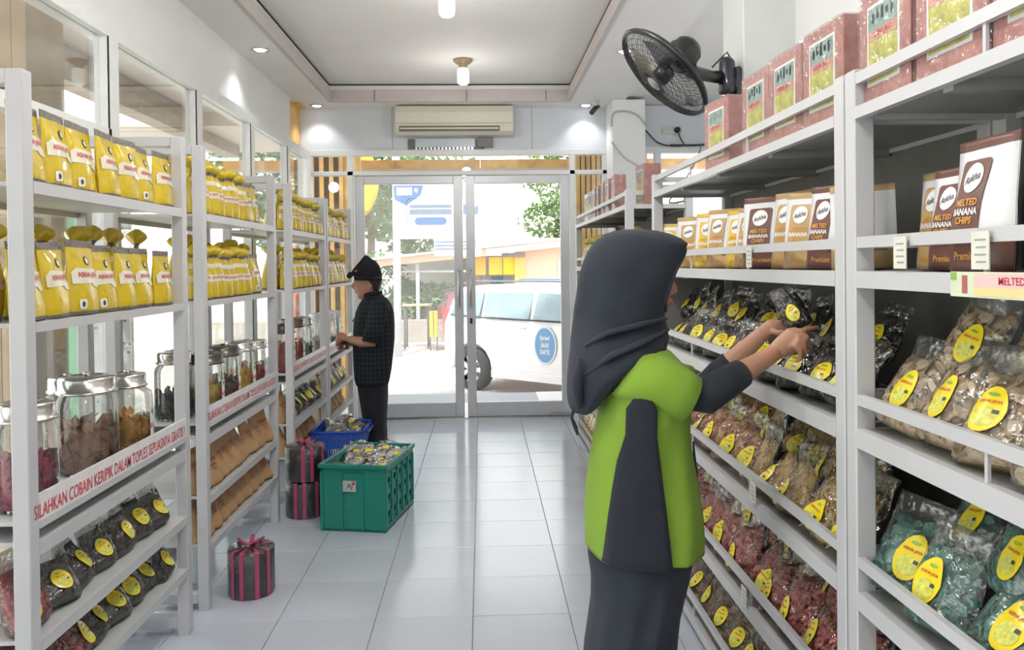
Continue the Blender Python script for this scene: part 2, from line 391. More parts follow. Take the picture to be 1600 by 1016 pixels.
TIER = [(1.785, .026), (1.43, .036), (1.088, .042), (.732, .04), (.388, .04), (.062, .036)]
def right_rack(y0, y1, label):
    cy = (y0+y1)/2; r = empty('display_rack', (1.0, cy, 0), 0, label, 'rack', 'white metal racks facing the glass wall')
    xf, xb, P = .81-1.0, 1.19-1.0, .045; a, b = y0-cy, y1-cy
    def p(n, x0, x1, ya, yb, z0, z1, mt=white_metal, par=r, ch=False):
        m = MB(); (m.cbox if ch else m.box)(x0, x1, ya, yb, z0, z1, *((.003,) if ch else ())); return m.build(n, mt, par)
    for x in (xf, xb-P):
        for y in (a, b-P): p('post', x, x+P, y, y+P, 0, 1.868, ch=True)
    for z, t in TIER:
        s = p('shelf', xf+.02, xb-.01, a+.01, b-.01, z-.014, z-.002, grey_board)
        p('shelf_beam', xf, xf+.02, a+P, b-P, z-t, z, par=s); p('shelf_beam', xb-.02, xb, a+P, b-P, z-t, z, par=s)
        for y in (a, b-P): p('side_beam', xf+P, xb-P, y, y+.02, z-t, z, par=s)
        for k in range(1, 4):
            y = a+(b-a)*k/4; p('support_bar', xf+.02, xb-.02, y-.015, y+.015, z-.035, z-.014, grey_board, s)
        g = p('guard_rail', xf+.004, xf+.018, a+P, b-P, z+.05, z+.074)
        for y in (a+.002, b-.018): p('guard_rail', xf+P, xb-P, y, y+.016, z+.05, z+.074)
        for k in range(1, 3):
            y = a+(b-a)*k/3; m = MB(); m.box(xf+.008, xf+.014, y-.004, y+.004, z, z+.05); m.build('guard_bracket', white_metal, g)
    p('back_panel', xb-.008, xb, a+P, b-P, .06, 1.78, mat('dark_grey_back_panel', (.16, .16, .15), .6, var=.1))
    return r
right_rack(.30, 1.727, 'nearest white rack, with cream and teal chip bags and brown pouches')
rr_ = right_rack(1.737, 3.72, 'long white rack of chip bags where the woman reaches')
m = MB(); m.box(-.145, .145, .955, .962, .10, 1.38); m.build('end_panel', MATS['dark_grey_back_panel'], rr_)  # dark sheet added to block the bright view past the far end
right_rack(4.38, 6.75, 'far white rack beyond the woman, near the glass doors')

# ------------------------------------------------------------------ packets
class Pack:
    def __init__(s, w, h, d, seed=0, top=.88, foot=.55, crease=.004, wtop=.97, pinch=0, nu=9):
        s.w, s.h, s.d, s.seed, s.top, s.foot, s.cr, s.wt, s.pinch = w, h, d, seed, top, foot, crease, wtop, pinch
        s.us = [-1+2*i/(nu-1) for i in range(nu)]
    def half(s, v):
        wv = s.w/2*(1-(1-s.wt)*v)
        if s.pinch: wv *= 1 - s.pinch*math.exp(-((v-s.top+.04)/.07)**2)
        return wv
    def thick(s, u, v):
        if v < .12: pv = s.foot + (1-s.foot)*(v/.12)**.5
        elif v < s.top: q = (v-.12)/(s.top-.12); pv = (1-q**1.6)
        else: pv = 0
        pu = max(0, 1-abs(u)**3)**.6
        n = noise.noise(Vector((u*1.7+s.seed*3.1, v*2.6, s.seed*7.7))) * s.cr * (1 if 0 < v < s.top else .5)
        return s.d/2*pv*pu + .0012 + max(n, -.001)*pu
    def bend(s, u, v):
        return noise.noise(Vector((u*.8+s.seed, v*3+5, s.seed*2.3)))*s.cr*1.5*v
    def P(s, u, v, side, off=0):
        return (u*s.half(v), s.bend(u, v)+side*(s.thick(u, v)+off), v*s.h)
    def front(s, x, z, off=.0012):
        v = min(1, max(0, z/s.h)); u = min(1, max(-1, x/s.half(v))); q = s.P(u, v, -1, off); return (x, q[1], z)
    def mesh(s, mb, vs, matf, matb=None, smooth=True):
        n = len(s.us); k = []
        for side in (-1, 1):
            pts = [s.P(u, v, side) for v in vs for u in s.us]; base = len(mb.v)
            for p in pts: mb.v.append(p)
            for i in range(len(vs)-1):
                vm = (vs[i]+vs[i+1])/2; mi = (matf if side < 0 else (matb or matf))(vm)
                for j in range(n-1):
                    q = [base+i*n+j, base+i*n+j+1, base+(i+1)*n+j+1, base+(i+1)*n+j]
                    if side > 0: q.reverse()
                    mb.f.append(q); mb.mi.append(mi); mb.sm.append(smooth)
            k.append(base)
        a, b = k
        for j in range(n-1):
            mb.f.append([a+j+1, a+j, b+j, b+j+1]); mb.mi.append(matf(0)); mb.sm.append(False)
            t = (len(vs)-1)*n; mb.f.append([a+t+j, a+t+j+1, b+t+j+1, b+t+j]); mb.mi.append(matf(1)); mb.sm.append(False)
        for i in range(len(vs)-1):
            for e in (0, n-1):
                mb.f.append([a+i*n+e, a+(i+1)*n+e, b+(i+1)*n+e, b+i*n+e]); mb.mi.append(matf((vs[i]+vs[i+1])/2)); mb.sm.append(smooth)
    def patch(s, mb, outline, mi=0, off=.0016, rings=3, c=None):
        o2 = []
        for (a, b), (c_, d) in zip(outline, outline[1:]+outline[:1]):
            k = max(1, int(math.hypot(c_-a, d-b)/.016))
            o2 += [(a+(c_-a)*q/k, b+(d-b)*q/k) for q in range(k)]
        outline = o2
        cx = c[0] if c else sum(p[0] for p in outline)/len(outline); cz = c[1] if c else sum(p[1] for p in outline)/len(outline)
        n = len(outline); vs = [s.front(cx, cz, off)]
        for r in range(1, rings+1):
            for (x, z) in outline: vs.append(s.front(cx+(x-cx)*r/rings, cz+(z-cz)*r/rings, off))
        fs = [(0, 1+j, 1+(j+1) % n) for j in range(n)]
        for r in range(rings-1):
            for j in range(n): fs.append((1+r*n+j, 1+(r+1)*n+j, 1+(r+1)*n+(j+1) % n, 1+r*n+(j+1) % n))
        mb.add(vs, fs, mi, True)
def oval(cx, cz, rx, rz, n=16, rot=0): 
    return [(cx+rx*math.cos(t)*math.cos(rot)-rz*math.sin(t)*math.sin(rot), cz+rx*math.cos(t)*math.sin(rot)+rz*math.sin(t)*math.cos(rot)) for t in [2*PI*k/n for k in range(n)]]
def rrect(cx, cz, w_, h_, r=.012, seg=3):
    pts = []
    for sx, sz, a0 in ((1, 1, 0), (-1, 1, PI/2), (-1, -1, PI), (1, -1, 1.5*PI)):
        for k in range(seg+1):
            t = a0+PI/2*k/seg; pts.append((cx+sx*(w_/2-r)+r*math.cos(t), cz+sz*(h_/2-r)+r*math.sin(t)))
    return pts
VS = [0, .05, .09, .14, .24, .34, .42, .50, .60, .68, .76, .84, .90, .95, 1]
yel = mat('yellow_foil', (.58, .42, .012), .28, var=.12, scale=22, coat=.4, bump=.35, bscale=35)
strip = mat('dark_zigzag_strip', (.16, .14, .12), .4, var=.6, scale=120)
cream_band = mat('cream_print_band', (.70, .66, .52), .3, coat=.3)
redp = mat('red_lettering', (.55, .03, .06), .4)
inkp = mat('dark_ink', (.06, .06, .07), .4)
whitep = mat('white_print', (.8, .8, .78), .3)
greenp = mat('green_print', (.25, .42, .08), .4, var=.3, scale=80)
labm = mat('yellow_sticker', (.86, .68, .02), .3, var=.04, coat=.3)
labg = mat('yellow_green_print', (.62, .62, .12), .35, var=.25, scale=90)

def yellow_bag(seed, text='ASKHA JAYA', badge=True):
    w_, h_ = .156, .215
    pk = Pack(w_, h_, .058, seed, top=.92, foot=.7, crease=.004, wtop=.99)
    r = empty('chip_bag', (0, 0, 0), 0, 'yellow bag', 'chip bag')
    m = MB(); pk.mesh(m, VS, lambda v: 1 if (v > .9 or v < .05) else 0); m.build('bag_body', [yel, strip], r)
    m = MB()
    out = [(-.072, .088), (.072, .090), (.072, .130), (-.052, .134), (-.072, .122)]
    pk.patch(m, [(a+(c-a)*t, b+(d-b)*t) for (a, b), (c, d) in zip(out, out[1:]+out[:1]) for t in (0, .34, .67)], 0)
    pk.patch(m, oval(.04, .088, .024, .012, 10), 0, .0018, 1)
    put_text(m, text, .019, lambda a, b: pk.front(a+.002, b+.112, .0032), 1, .02, .95)
    pk.patch(m, oval(.012, .155, .012, .014, 10), 2, .0022, 1); pk.patch(m, oval(.012, .155, .007, .009, 8), 3, .003, 1)
    if badge: pk.patch(m, rrect(-.048, .03, .026, .028, .006), 3, .002, 1); pk.patch(m, oval(-.048, .03, .006, .009, 6), 2, .0028, 1)
    m.build('bag_print', [cream_band, redp, inkp, whitep], r)
    return Proto(r)
class PuffPack(Pack):
    def half(s, v):
        tab = ((0, 1), (.5, .98), (.66, .86), (.76, .60), (.81, .46), (.86, .62), (.92, .72), (.97, .60), (1, .42))
        for (a, p), (b, q) in zip(tab[:-1], tab[1:]):
            if v <= b: return s.w/2*(p+(q-p)*(v-a)/(b-a))
        return s.w*.2
    def thick(s, u, v):
        if v < .74: return Pack.thick(s, u, v)*(1 if v < .5 else 1)
        pu = max(0, 1-u*u)**.5; k = math.sin(PI*min(1, max(0, (v-.80)/.2))) if v > .80 else 0
        return .009*pu+.026*k*pu*(1+.35*math.sin(u*5+s.seed))
def yellow_tall(seed):
    """narrow gusseted bag pinched at the neck with a gathered yellow top"""
    pk = PuffPack(.120, .235, .080, seed, top=.80, foot=.8, crease=.005)
    r = empty('chip_bag', (0, 0, 0), 0, 'yellow bag', 'chip bag')
    m = MB(); pk.mesh(m, [0, .03, .08, .16, .28, .4, .5, .6, .67, .72, .76, .79, .82, .85, .89, .93, .97, 1], lambda v: 1 if (.745 < v < .82 or v < .03) else 0); m.build('bag_body', [yel, strip], r)
    m = MB(); out = [(-.052, .135), (.052, .135), (.046, .155), (-.046, .155)]
    pk.patch(m, [(a+(c-a)*t, b+(d-b)*t) for (a, b), (c, d) in zip(out, out[1:]+out[:1]) for t in (0, .34, .67)], 0)
    out = [(-.054, .075), (.054, .075), (.054, .106), (-.054, .106)]
    pk.patch(m, [(a+(c-a)*t, b+(d-b)*t) for (a, b), (c, d) in zip(out, out[1:]+out[:1]) for t in (0, .34, .67)], 0)
    put_text(m, 'ASKHA JAYA', .015, lambda a, b: pk.front(a, b+.092, .0026), 1, .02, .9)
    m.build('bag_print', [cream_band, redp], r)
    return Proto(r)
YB = [yellow_bag(s, badge=b) for s, b in ((1, True), (2, False), (3, True), (5, False))]
YT = [yellow_tall(s) for s in (11, 12, 13)]
def rack_name(i): return ('nearest glass-wall rack', 'second glass-wall rack', 'third glass-wall rack', 'farthest glass-wall rack')[i]
RACKS = ((2.07, 3.19), (3.37, 4.555), (4.90, 5.99), (6.05, 7.17))
for ri, (a, b) in enumerate(RACKS):
    for z, tn in ((1.686, 'top shelf'), (1.313, 'second shelf')):
        n = 0; y = a+.115; grp = 'yellow chip bags on the %s of the %s' % (tn, rack_name(ri))
        while y < b-.09:
            tall = (ri > 0 and not (ri == 1 and y > 4.1)) ; step = (.147 if not tall else .098)
            pr = rnd.choice(YT if tall else YB)
            yaw = PI/2 + (rnd.uniform(-.06, .12) if not tall else rnd.uniform(-.75, -.25))
            s = rnd.uniform(.97, 1.03)
            pr.place((-1.222+rnd.uniform(-.014, .004), y, z), (rnd.uniform(-.09, .0), rnd.uniform(-.03, .03), yaw), (s, s, s*rnd.uniform(.97, 1.05)),
                     '%s yellow chip bag, %s from near post, %s, %s' % ('tall pinched' if tall else 'flat', ORD[n], tn, rack_name(ri)), grp)
            n += 1; y += step*rnd.uniform(.97, 1.04)
    # a back row of taller gathered bags showing above the front row
    nl = 0
    for z, tn in ((1.686, 'top shelf'), (1.313, 'second shelf')):
        if ri == 0 and z > 1.5: continue
        y = a+.12
        while y < b-.12:
            pr = rnd.choice(YT); q = rnd.uniform(1.12, 1.24)
            pr.place((-1.335+rnd.uniform(-.02, .02), y, z+.002), (rnd.uniform(-.02, .1), rnd.uniform(-.12, .12), PI/2+rnd.uniform(-.7, .5)), (1.05, 1.0, q),
                     'tall yellow bag in back row, %s from near post, %s, %s' % (ORD[nl % 20], tn, rack_name(ri)), 'tall yellow bags in the back rows')
            nl += 1; y += rnd.uniform(.125, .17)

# clear bags ------------------------------------------------------
def chips(mb, pk, n, size, kind, seed, mis=1, vmax=.72):
    R = random.Random(seed)
    for _ in range(n):
        u = R.uniform(-.88, .88); v = R.uniform(.05, vmax); sd = -1 if R.random() < .8 else 1
        p = Vector(pk.P(u, v, sd)); p.y *= R.uniform(.82, 1.0); p.x *= .95
        rot = Euler((R.uniform(-.9, .9)+PI/2, R.uniform(-.9, .9), R.uniform(-3.1, 3.1))).to_matrix()
        mi = R.randrange(mis); s = size*R.uniform(.7, 1.2)
        if kind == 'stick':
            p.y *= .84; p.x *= .85; a = rot @ Vector((s*1.4, 0, 0)); a.y *= .25; mb.tube([p-a, p+Vector((0, -.003, 0)), p+a], [s*.12]*3, 4, mi)
        else:
            vs = []; el = R.uniform(.55, 1.0) if kind == 'chip' else .45
            for dz in (.0009, -.0009):
                for j in range(6):
                    t = j*PI/3; c = Vector((s*math.cos(t), s*el*math.sin(t), dz+s*.28*(math.cos(t)**2))); vs.append(p + rot @ c)
            for q in vs:
                v_ = min(.97, max(.01, q.z/pk.h)); u_ = min(.97, max(-.97, q.x/pk.half(v_))); q.x = u_*pk.half(v_); q.z = v_*pk.h
                c0 = pk.bend(u_, v_); t_ = max(.002, pk.thick(u_, v_)-.002); q.y = c0+min(t_, max(-t_, q.y-c0))
            mb.add(vs, [(0, 1, 2, 3, 4, 5), (11, 10, 9, 8, 7, 6)]+[(j, (j+1) % 6, 6+(j+1) % 6, 6+j) for j in range(6)], mi)
def egg(cx, cz, rx, rz, n=18):
    pts = []
    for k in range(n):
        t = 2*PI*k/n; x = math.cos(t); z = math.sin(t); f = 1-.28*max(0, z) if True else 1
        pts.append((cx+rx*x*f, cz+rz*z))
    return pts
def clear_bag(kind, cols, seed, w_=.168, h_=.24, d_=.09, size=.018, n=95, lab=(.0, .088), labr=(.036, .052), round_=False, film_m=None, chipvar=.2, fill=.74, ltxt=True):
    pk = Pack(w_, h_, d_, seed, top=.86, foot=.5, crease=.014, wtop=.86, nu=11)
    inn = Pack(w_*.84, h_*fill/.74*.76, d_*.62, seed+.3, top=.98, foot=.5, crease=.012, wtop=.8)
    r = empty('snack_bag', (0, 0, 0), 0, 'clear bag', 'snack bag')
    mts = [mat('snack_%s_%d' % (kind[0], k), c, .5, var=chipvar, scale=50, bump=.3, bscale=80) for k, c in enumerate(cols)]
    m = MB(); inn.mesh(m, [0, .05, .15, .3, .45, .6, .75, .88, 1], lambda v: 0)
    chips(m, pk, n, size, kind[1], seed, len(mts), fill); c = m.build('snack_filling', mts, r); c['kind'] = 'stuff'
    m = MB(); pk.mesh(m, [0, .04, .1, .2, .3, .4, .5, .6, .7, .78, .86, .93, 1], lambda v: 0); m.build('clear_wrapper', film_m or film, r)
    lx, lz = lab; rx, rz = labr
    m = MB(); pk.patch(m, (oval if round_ else egg)(lx, lz, rx, rz, 18), 0, .003)
    pk.patch(m, oval(lx, lz-rz*.35, rx*.72, rz*.42, 12), 1, .0036, 2)
    if ltxt:
        put_text(m, 'ASKHA JAYA', rz*.17, lambda a, b: pk.front(a+lx, b+lz+rz*.28, .0046), 2, .02, .85)
        pk.patch(m, rrect(lx+rx*.5, lz-rz*.12, rx*.3, rz*.16, .001, 1), 3, .0046, 1); pk.patch(m, oval(lx, lz+rz*.62, rx*.3, rz*.08, 8), 4, .0042, 1)
    m.build('round_sticker' if round_ else 'oval_sticker', [labm, labg, redp, inkp, greenp], r)
    return Proto(r)
CB = {
 'cream': [clear_bag(('cream', 'chip'), [(.58, .43, .26), (.68, .54, .36), (.42, .28, .15)], s, film_m=film_soft, lab=(lx, .10), labr=(.034, .05)) for s, lx in ((21, -.02), (22, .012))],
 'teal': [clear_bag(('teal', 'chip'), [(.03, .17, .15), (.055, .24, .20), (.12, .28, .22)], s, film_m=film_soft, lab=(lx, .10), labr=(.037, .056)) for s, lx in ((31, -.02), (32, .02))],
 'dark': [clear_bag(('dark', 'chip'), [(.025, .02, .018), (.045, .035, .028)], s, w_=.155, h_=.20, d_=.075, lab=(lx, .072), labr=(.033, .04)) for s, lx in ((41, 0), (42, .02))],
 'orange': [clear_bag(('orange', 'chip'), [(.50, .20, .07), (.60, .34, .12), (.42, .13, .07)], s, lab=(lx, .07), labr=(.03, .046)) for s, lx in ((51, -.03), (52, .02))],
 'golden': [clear_bag(('golden', 'stick'), [(.55, .36, .14), (.62, .44, .2)], s, lab=(lx, .06), labr=(.03, .046), n=90, size=.016) for s, lx in ((55, -.03), (56, .03))],
 'red': [clear_bag(('red', 'chip'), [(.38, .05, .05), (.48, .12, .09), (.30, .06, .05)], s, lab=(lx, .065), labr=(.028, .045)) for s, lx in ((61, -.04), (62, .03))],
 'noodle': [clear_bag(('noodle', 'stick'), [(.26, .15, .08), (.36, .24, .14), (.20, .11, .06)], s, lab=(lx, .08), labr=(.034, .042), round_=True, n=110, size=.018) for s, lx in ((71, -.02), (72, .02))],
 'darkround': [clear_bag(('darkround', 'chip'), [(.025, .02, .02), (.05, .04, .035)], s, w_=.15, h_=.19, d_=.08, lab=(lx, .075), labr=(.03, .034), round_=True) for s, lx in ((81, .0), (82, .02))],
}
DESC = {'cream': 'pale cream chip bag', 'teal': 'teal green chip bag', 'dark': 'dark brown chip bag', 'orange': 'orange chip bag', 'golden': 'golden stick snack bag',
        'red': 'red chip bag', 'noodle': 'brown noodle snack bag', 'darkround': 'dark bag with round sticker'}
RN = {'a': 'nearest facing rack', 'b': 'long facing rack', 'c': 'far facing rack'}
TN = ['top shelf', 'second shelf', 'third shelf', 'fourth shelf', 'fifth shelf', 'lowest shelf']
def fill(rack, tier, y0, y1, kinds, rows=('front', 'upper'), step=.15, xs=1.0):
    z = TIER[tier][0]+.001
    for row in rows:
        y = y0+(.09 if row == 'front' else .15); n = 0
        while y < y1-.07:
            t = (y-y0)/(y1-y0); kd = kinds(t) if callable(kinds) else kinds
            pr = rnd.choice(CB[kd])
            sc_ = rnd.uniform(.92, 1.04)
            if row == 'front': loc = (.865+rnd.uniform(-.004, .012), y, z+.004); rot = (-.42+rnd.uniform(-.14, .1), rnd.uniform(-.16, .16), -PI/2+rnd.uniform(-.1, .45))
            else: loc = (.955+rnd.uniform(-.015, .02), y, z+rnd.uniform(.105, .13)); rot = (-.32+rnd.uniform(-.15, .1), rnd.uniform(-.3, .3), -PI/2+rnd.uniform(-.2, .5)); sc_ *= .86
            pr.place(loc, rot, (sc_, sc_, sc_*.93), '%s in %s row, %s from near post, %s, %s' % (DESC[kd], row, ORD[min(n, 19)], TN[tier], RN[rack]), 'snack bags on the %s of the %s' % (TN[tier], RN[rack]))
            n += 1; y += step*rnd.uniform(.92, 1.08)
A0, A1 = .88, 1.735
fill('a', 2, A0, A1, 'cream', step=.165); fill('a', 3, A0, A1, 'teal', step=.165); fill('a', 4, A0, A1, 'red', step=.16)
fill('b', 2, 1.78, 3.70, 'dark', step=.15)
fill('b', 3, 1.78, 3.70, lambda t: 'golden' if t < .42 else 'orange', step=.15)
fill('b', 4, 1.78, 3.70, 'red', step=.155)
fill('b', 5, 1.78, 3.70, 'noodle', step=.17)
fill('c', 3, 4.45, 6.7, 'orange', rows=('front',), step=.19); fill('c', 2, 4.45, 6.7, 'golden', rows=('front',), step=.2); fill('c', 4, 4.45, 6.7, 'golden', rows=('front',), step=.2)
for tier, z in ((1, 1.431), (5, .064)):
    y = 4.52; n = 0
    while y < 6.65:
        rnd.choice(YT).place((.88, y, z), (-.06, rnd.uniform(-.05, .05), -PI/2+rnd.uniform(-.1, .3)), (1, 1, 1), 'tall pinched yellow chip bag, %s from near post, %s, far facing rack' % (ORD[min(n, 19)], TN[tier]), 'yellow chip bags on the %s of the far facing rack' % TN[tier])
        n += 1; y += .13

# left lower shelves
def lfill(ri, z, items, step, x=-1.24, tn='', rows=(0,)):
    a, b = RACKS[ri]; n = 0; y = a+.12
    while y < b-.1:
        kd, pr, ds = items((y-a)/(b-a)); s = rnd.uniform(.98, 1.08)
        pr.place((x+rnd.uniform(-.012, .006), y, z), (-.32+rnd.uniform(-.12, .12), rnd.uniform(-.12, .12), PI/2+rnd.uniform(-.35, .15)), (s, s, s*.9),
                 '%s, %s from near post, %s, %s' % (ds, ORD[n], tn, rack_name(ri)), 'bags on the %s of the %s' % (tn, rack_name(ri)))
        n += 1; y += step*rnd.uniform(.94, 1.06)
LOW = {0: 'under-jar shelf', 1: 'lowest shelf'}
def it(k): return lambda t: (k, rnd.choice(CB[k]), DESC[k])
lfill(0, .477, lambda t: ('red', rnd.choice(CB['red']), DESC['red']) if t < .2 else ('darkround', rnd.choice(CB['darkround']), DESC['darkround']), .14, tn=LOW[0])
lfill(0, .27, lambda t: ('red', rnd.choice(CB['red']), DESC['red']) if t < .42 else ('darkround', rnd.choice(CB['darkround']), DESC['darkround']), .125, tn=LOW[1])
# kraft paper bags
kraft = mat('kraft_paper', (.42, .25, .12), .7, var=.15, scale=14, bump=.4, bscale=22)
def kraft_bag(seed):
    pk = Pack(.14, .20, .07, seed, top=.9, foot=.8, crease=.010, wtop=.8); r = empty('paper_bag', (0, 0, 0), 0, 'kraft', 'paper bag')
    m = MB(); pk.mesh(m, VS, lambda v: 0); m.build('bag_body', kraft, r)
    m = MB(); 
    for t, zz, hh in (('KERIPIK', .125, .02), ('ASKHA', .1, .014), ('JAYA', .08, .014)): put_text(m, t, hh, lambda a, b, zz=zz: pk.front(a, b+zz, .002), 0, .02, .8)
    m.build('bag_print', mat('dark_red_print', (.35, .05, .04), .5), r); return Proto(r)
KB = [kraft_bag(s) for s in (91, 92, 93)]
lfill(1, .477, lambda t: ('k', rnd.choice(KB), 'brown kraft paper bag with red print'), .118, x=-1.225, tn=LOW[0])
lfill(1, .27, lambda t: ('k', rnd.choice(KB), 'brown kraft paper bag with red print'), .118, x=-1.225, tn=LOW[1])
lfill(2, .477, lambda t: ('k', rnd.choice(KB), 'brown kraft paper bag with red print') if t < .35 else ('d', rnd.choice(CB['darkround']), DESC['darkround']), .14, tn=LOW[0])
lfill(2, .27, lambda t: ('k', rnd.choice(KB), 'brown kraft paper bag with red print'), .15, tn=LOW[1])
lfill(3, .477, lambda t: ('g', rnd.choice(CB['golden' if t < .5 else 'red']), 'bright snack bag'), .14, tn=LOW[0])
lfill(3, .27, lambda t: ('k', rnd.choice(KB), 'brown kraft paper bag with red print'), .15, tn=LOW[1])

# stand-up pouches on the second shelf
def pouch(seed, top, panel, win_, prem=True):
    pk = Pack(.162, .225, .05, seed, top=.93, foot=.9, crease=.004, wtop=.98); r = empty('snack_pouch', (0, 0, 0), 0, 'pouch', 'snack pouch')
    mt = [mat('matt_white_pouch', (.72, .72, .73), .35, var=.02, bump=.2, bscale=20), top, win_]
    m = MB(); pk.mesh(m, [0, .08, .16, .24, .30, .40, .50, .60, .70, .80, .86, .92, .96, 1], lambda v: 1 if v > .93 else (2 if v < .24 else 0)); m.build('pouch_body', mt, r)
    m = MB(); pk.patch(m, rrect(-.018, .122, .078, .135, .008), 0, .0022, 6)
    pk.patch(m, oval(-.018, .158, .026, .026, 16), 1, .0034, 2)
    put_text(m, 'Askha', .015, lambda a, b: pk.front(a-.018, b+a*.25+.158, .0044), 2, .015, .8)
    for t, zz, mi in (('MELTED', .116, 3), ('BANANA', .100, 1), ('CHIPS', .085, 3)): put_text(m, t, .012, lambda a, b, zz=zz: pk.front(a-.018, b+zz, .0036), mi, .03, 1.0)
    put_text(m, 'Premium', .014, lambda a, b: pk.front(a, b+.025, .0022), 3, .02, 1.0)
    for k in range(5): pk.patch(m, oval(.03+.011*(k % 3), .052+.004*(k % 2), .009, .006, 7), 2, .002, 1)
    m.build('pouch_print', [panel, whitep, inkp, mat('orange_lettering', (.62, .30, .05), .4)], r); return Proto(r)
brown = mat('chocolate_print', (.14, .06, .045), .4); tan = mat('tan_print', (.45, .30, .14), .45); yelw = mat('amber_print', (.66, .44, .06), .4)
PO = {'brown': pouch(101, brown, brown, brown), 'tan': pouch(102, tan, tan, tan), 'amber': pouch(103, yelw, yelw, yelw)}
pn = {'brown': 'white pouch with chocolate brown panel', 'tan': 'white pouch with tan panel', 'amber': 'white pouch with amber yellow panel'}
near = [('brown', 1.335, .865, 0, 1.04), ('brown', 1.47, .90, .1, .88), ('brown', 1.50, .93, 0, .9), ('tan', 1.60, .95, .05, .92), ('brown', 1.17, .90, .1, .98), ('tan', 1.0, .93, .1, .98), ('tan', 1.36, 1.05, .1, .9), ('amber', 1.2, 1.05, .1, .9)]
for i, (k, y, x, yaw, s) in enumerate(near):
    PO[k].place((x, y, 1.431), (-.07, 0, -PI/2+yaw), (s, s, s), '%s, %s along, second shelf, nearest facing rack' % (pn[k], ORD[i]), 'pouches on the second shelf of the nearest facing rack')
y = 1.86
for i in range(14):
    k = ('tan', 'brown', 'tan', 'tan', 'brown', 'tan', 'amber', 'tan', 'amber', 'amber', 'tan', 'amber', 'tan', 'amber')[i]
    s = rnd.uniform(.88, 1.02)
    PO[k].place((.89+rnd.uniform(-.01, .03), y, 1.431), (-.05+rnd.uniform(-.08, .05), rnd.uniform(-.05, .05), -PI/2+rnd.choice((.15, .5, 1.0, .3, .75))), (s, s, s), '%s, %s from near post, second shelf, long facing rack' % (pn[k], ORD[i]), 'pouches on the second shelf of the long facing rack')
    y += rnd.uniform(.115, .16)

# boxes along the top
pinkm = mat('dusty_pink_box_card', (.43, .19, .165), .3, var=.16, scale=26, coat=.5, bump=.15, bscale=50)
def gift_box(loc, rot, label, group, s=1):
    r = empty('gift_box', (0, 0, 0), 0, label, 'box'); 
    m = MB(); m.cbox(-.107, .107, -.036, .036, 0, .235, .002); m.build('carton', pinkm, r)
    m = MB(); f = lambda x, z, y=-.0368: (x, y, z)
    m.box(-.068, .068, -.0372, -.036, .035, .205, 0); m.box(-.061, .061, -.0378, -.0372, .042, .198, 1); m.box(-.061, .061, -.0384, -.0378, .15, .198, 2)
    m.box(-.061, .061, -.0384, -.0378, .128, .15, 3)
    put_text(m, 'ASKHA JAYA', .016, lambda a, b: (a, -.0389, b+.139), 4, .02, .9)
    for k in range(5): m.box(-.045+.02*k, -.033+.02*k, -.0384, -.0378, .165+.006*(k % 2), .185+.006*(k % 3), 5)
    m.box(.025, .055, -.0384, -.0378, .05, .075, 0)
    m.build('box_print', [whitep, mat('olive_yellow_print', (.48, .46, .10), .35, var=.25, scale=30), mat('dull_blue_green_print', (.25, .36, .33), .4, var=.3, scale=40), mat('salmon_print', (.60, .30, .22), .4), redp, mat('grey_figures_print', (.18, .2, .2), .5)], r)
    m = MB(); m.box(-.109, .109, -.0395, .038, -.0, .237); m.build('shrink_wrap', clear_mat('shrink_wrap', (1, 1, 1), .05, .12, .03, bump=1.0, bscale=30, edge=.35), r)
    return Proto(r)
GB = gift_box(None, None, 'box', None)
gs = [(y, .862) for y in (.78, 1.0, 1.225, 1.445, 1.60)]
for i, y in enumerate((1.598, 1.37, 1.145, .92)):
    GB.place((.868, y, 1.787), (0, 0, -PI/2+rnd.uniform(-.04, .04)), (1, 1, 1), 'pink gift box on top of nearest facing rack, %s from its far post' % ORD[i], 'pink gift boxes on the nearest facing rack')
for i, y in enumerate((1.893, 2.128, 2.36, 2.76)):
    GB.place((.868, y, 1.787), (0, 0, -PI/2+(.04 if i < 3 else .1)), (.97, 1, 1.0), 'pink gift box on top of long facing rack, %s from its near post' % ORD[i], 'pink gift boxes on the long facing rack')
for i, y in enumerate((4.95, 5.2, 5.4, 5.62, 5.8, 6.0, 6.2)):
    GB.place((.868, y, 1.787), (0, 0, -PI/2+rnd.uniform(-.1, .1)), (.9, 1, .92), 'pink gift box on top of far facing rack, %s from its near post' % ORD[i], 'pink gift boxes on the far facing rack')
GB.place((.955, 4.47, 1.787), (0, 0, -PI/2+.05), (.9, 1.3, .95), 'pink gift box standing apart at near end of far facing rack')

# price cards and promotional strip
card = mat('price_card', (.66, .66, .58), .5)
def price_tag(y, z, label, w_=.045, h_=.062):
    r = empty('price_tag', (.806, y, z), 0, label, 'price tag', None)
    m = MB(); m.box(-.001, .001, -w_/2, w_/2, -h_, 0, 0); m.build('tag_card', card, r)
    m = MB()
    for k in range(4): m.box(-.0015, -.001, -w_*.34, w_*.3*(1-.3*(k % 2)), -h_*.25-.012*k, -h_*.25-.012*k+.003, 0)
    m.build('tag_print', mat('grey_tag_ink', (.3, .3, .3), .6), r)
price_tag(1.49, 1.498, 'small white price card clipped under the second shelf rail beside a pouch')
price_tag(1.245, 1.498, 'price card under the second shelf rail, closest to the frame edge')
price_tag(2.35, 1.498, 'price card on pouch shelf rail of the long facing rack'); price_tag(2.33, .79, 'price card on the fourth shelf rail of the long facing rack'); price_tag(2.42, .44, 'price card on the fifth shelf rail of the long facing rack')
r = empty('promotion_strip', (.807, 1.16, 1.39), 0, 'pink and pale green promotion strip on second shelf beam', 'strip')
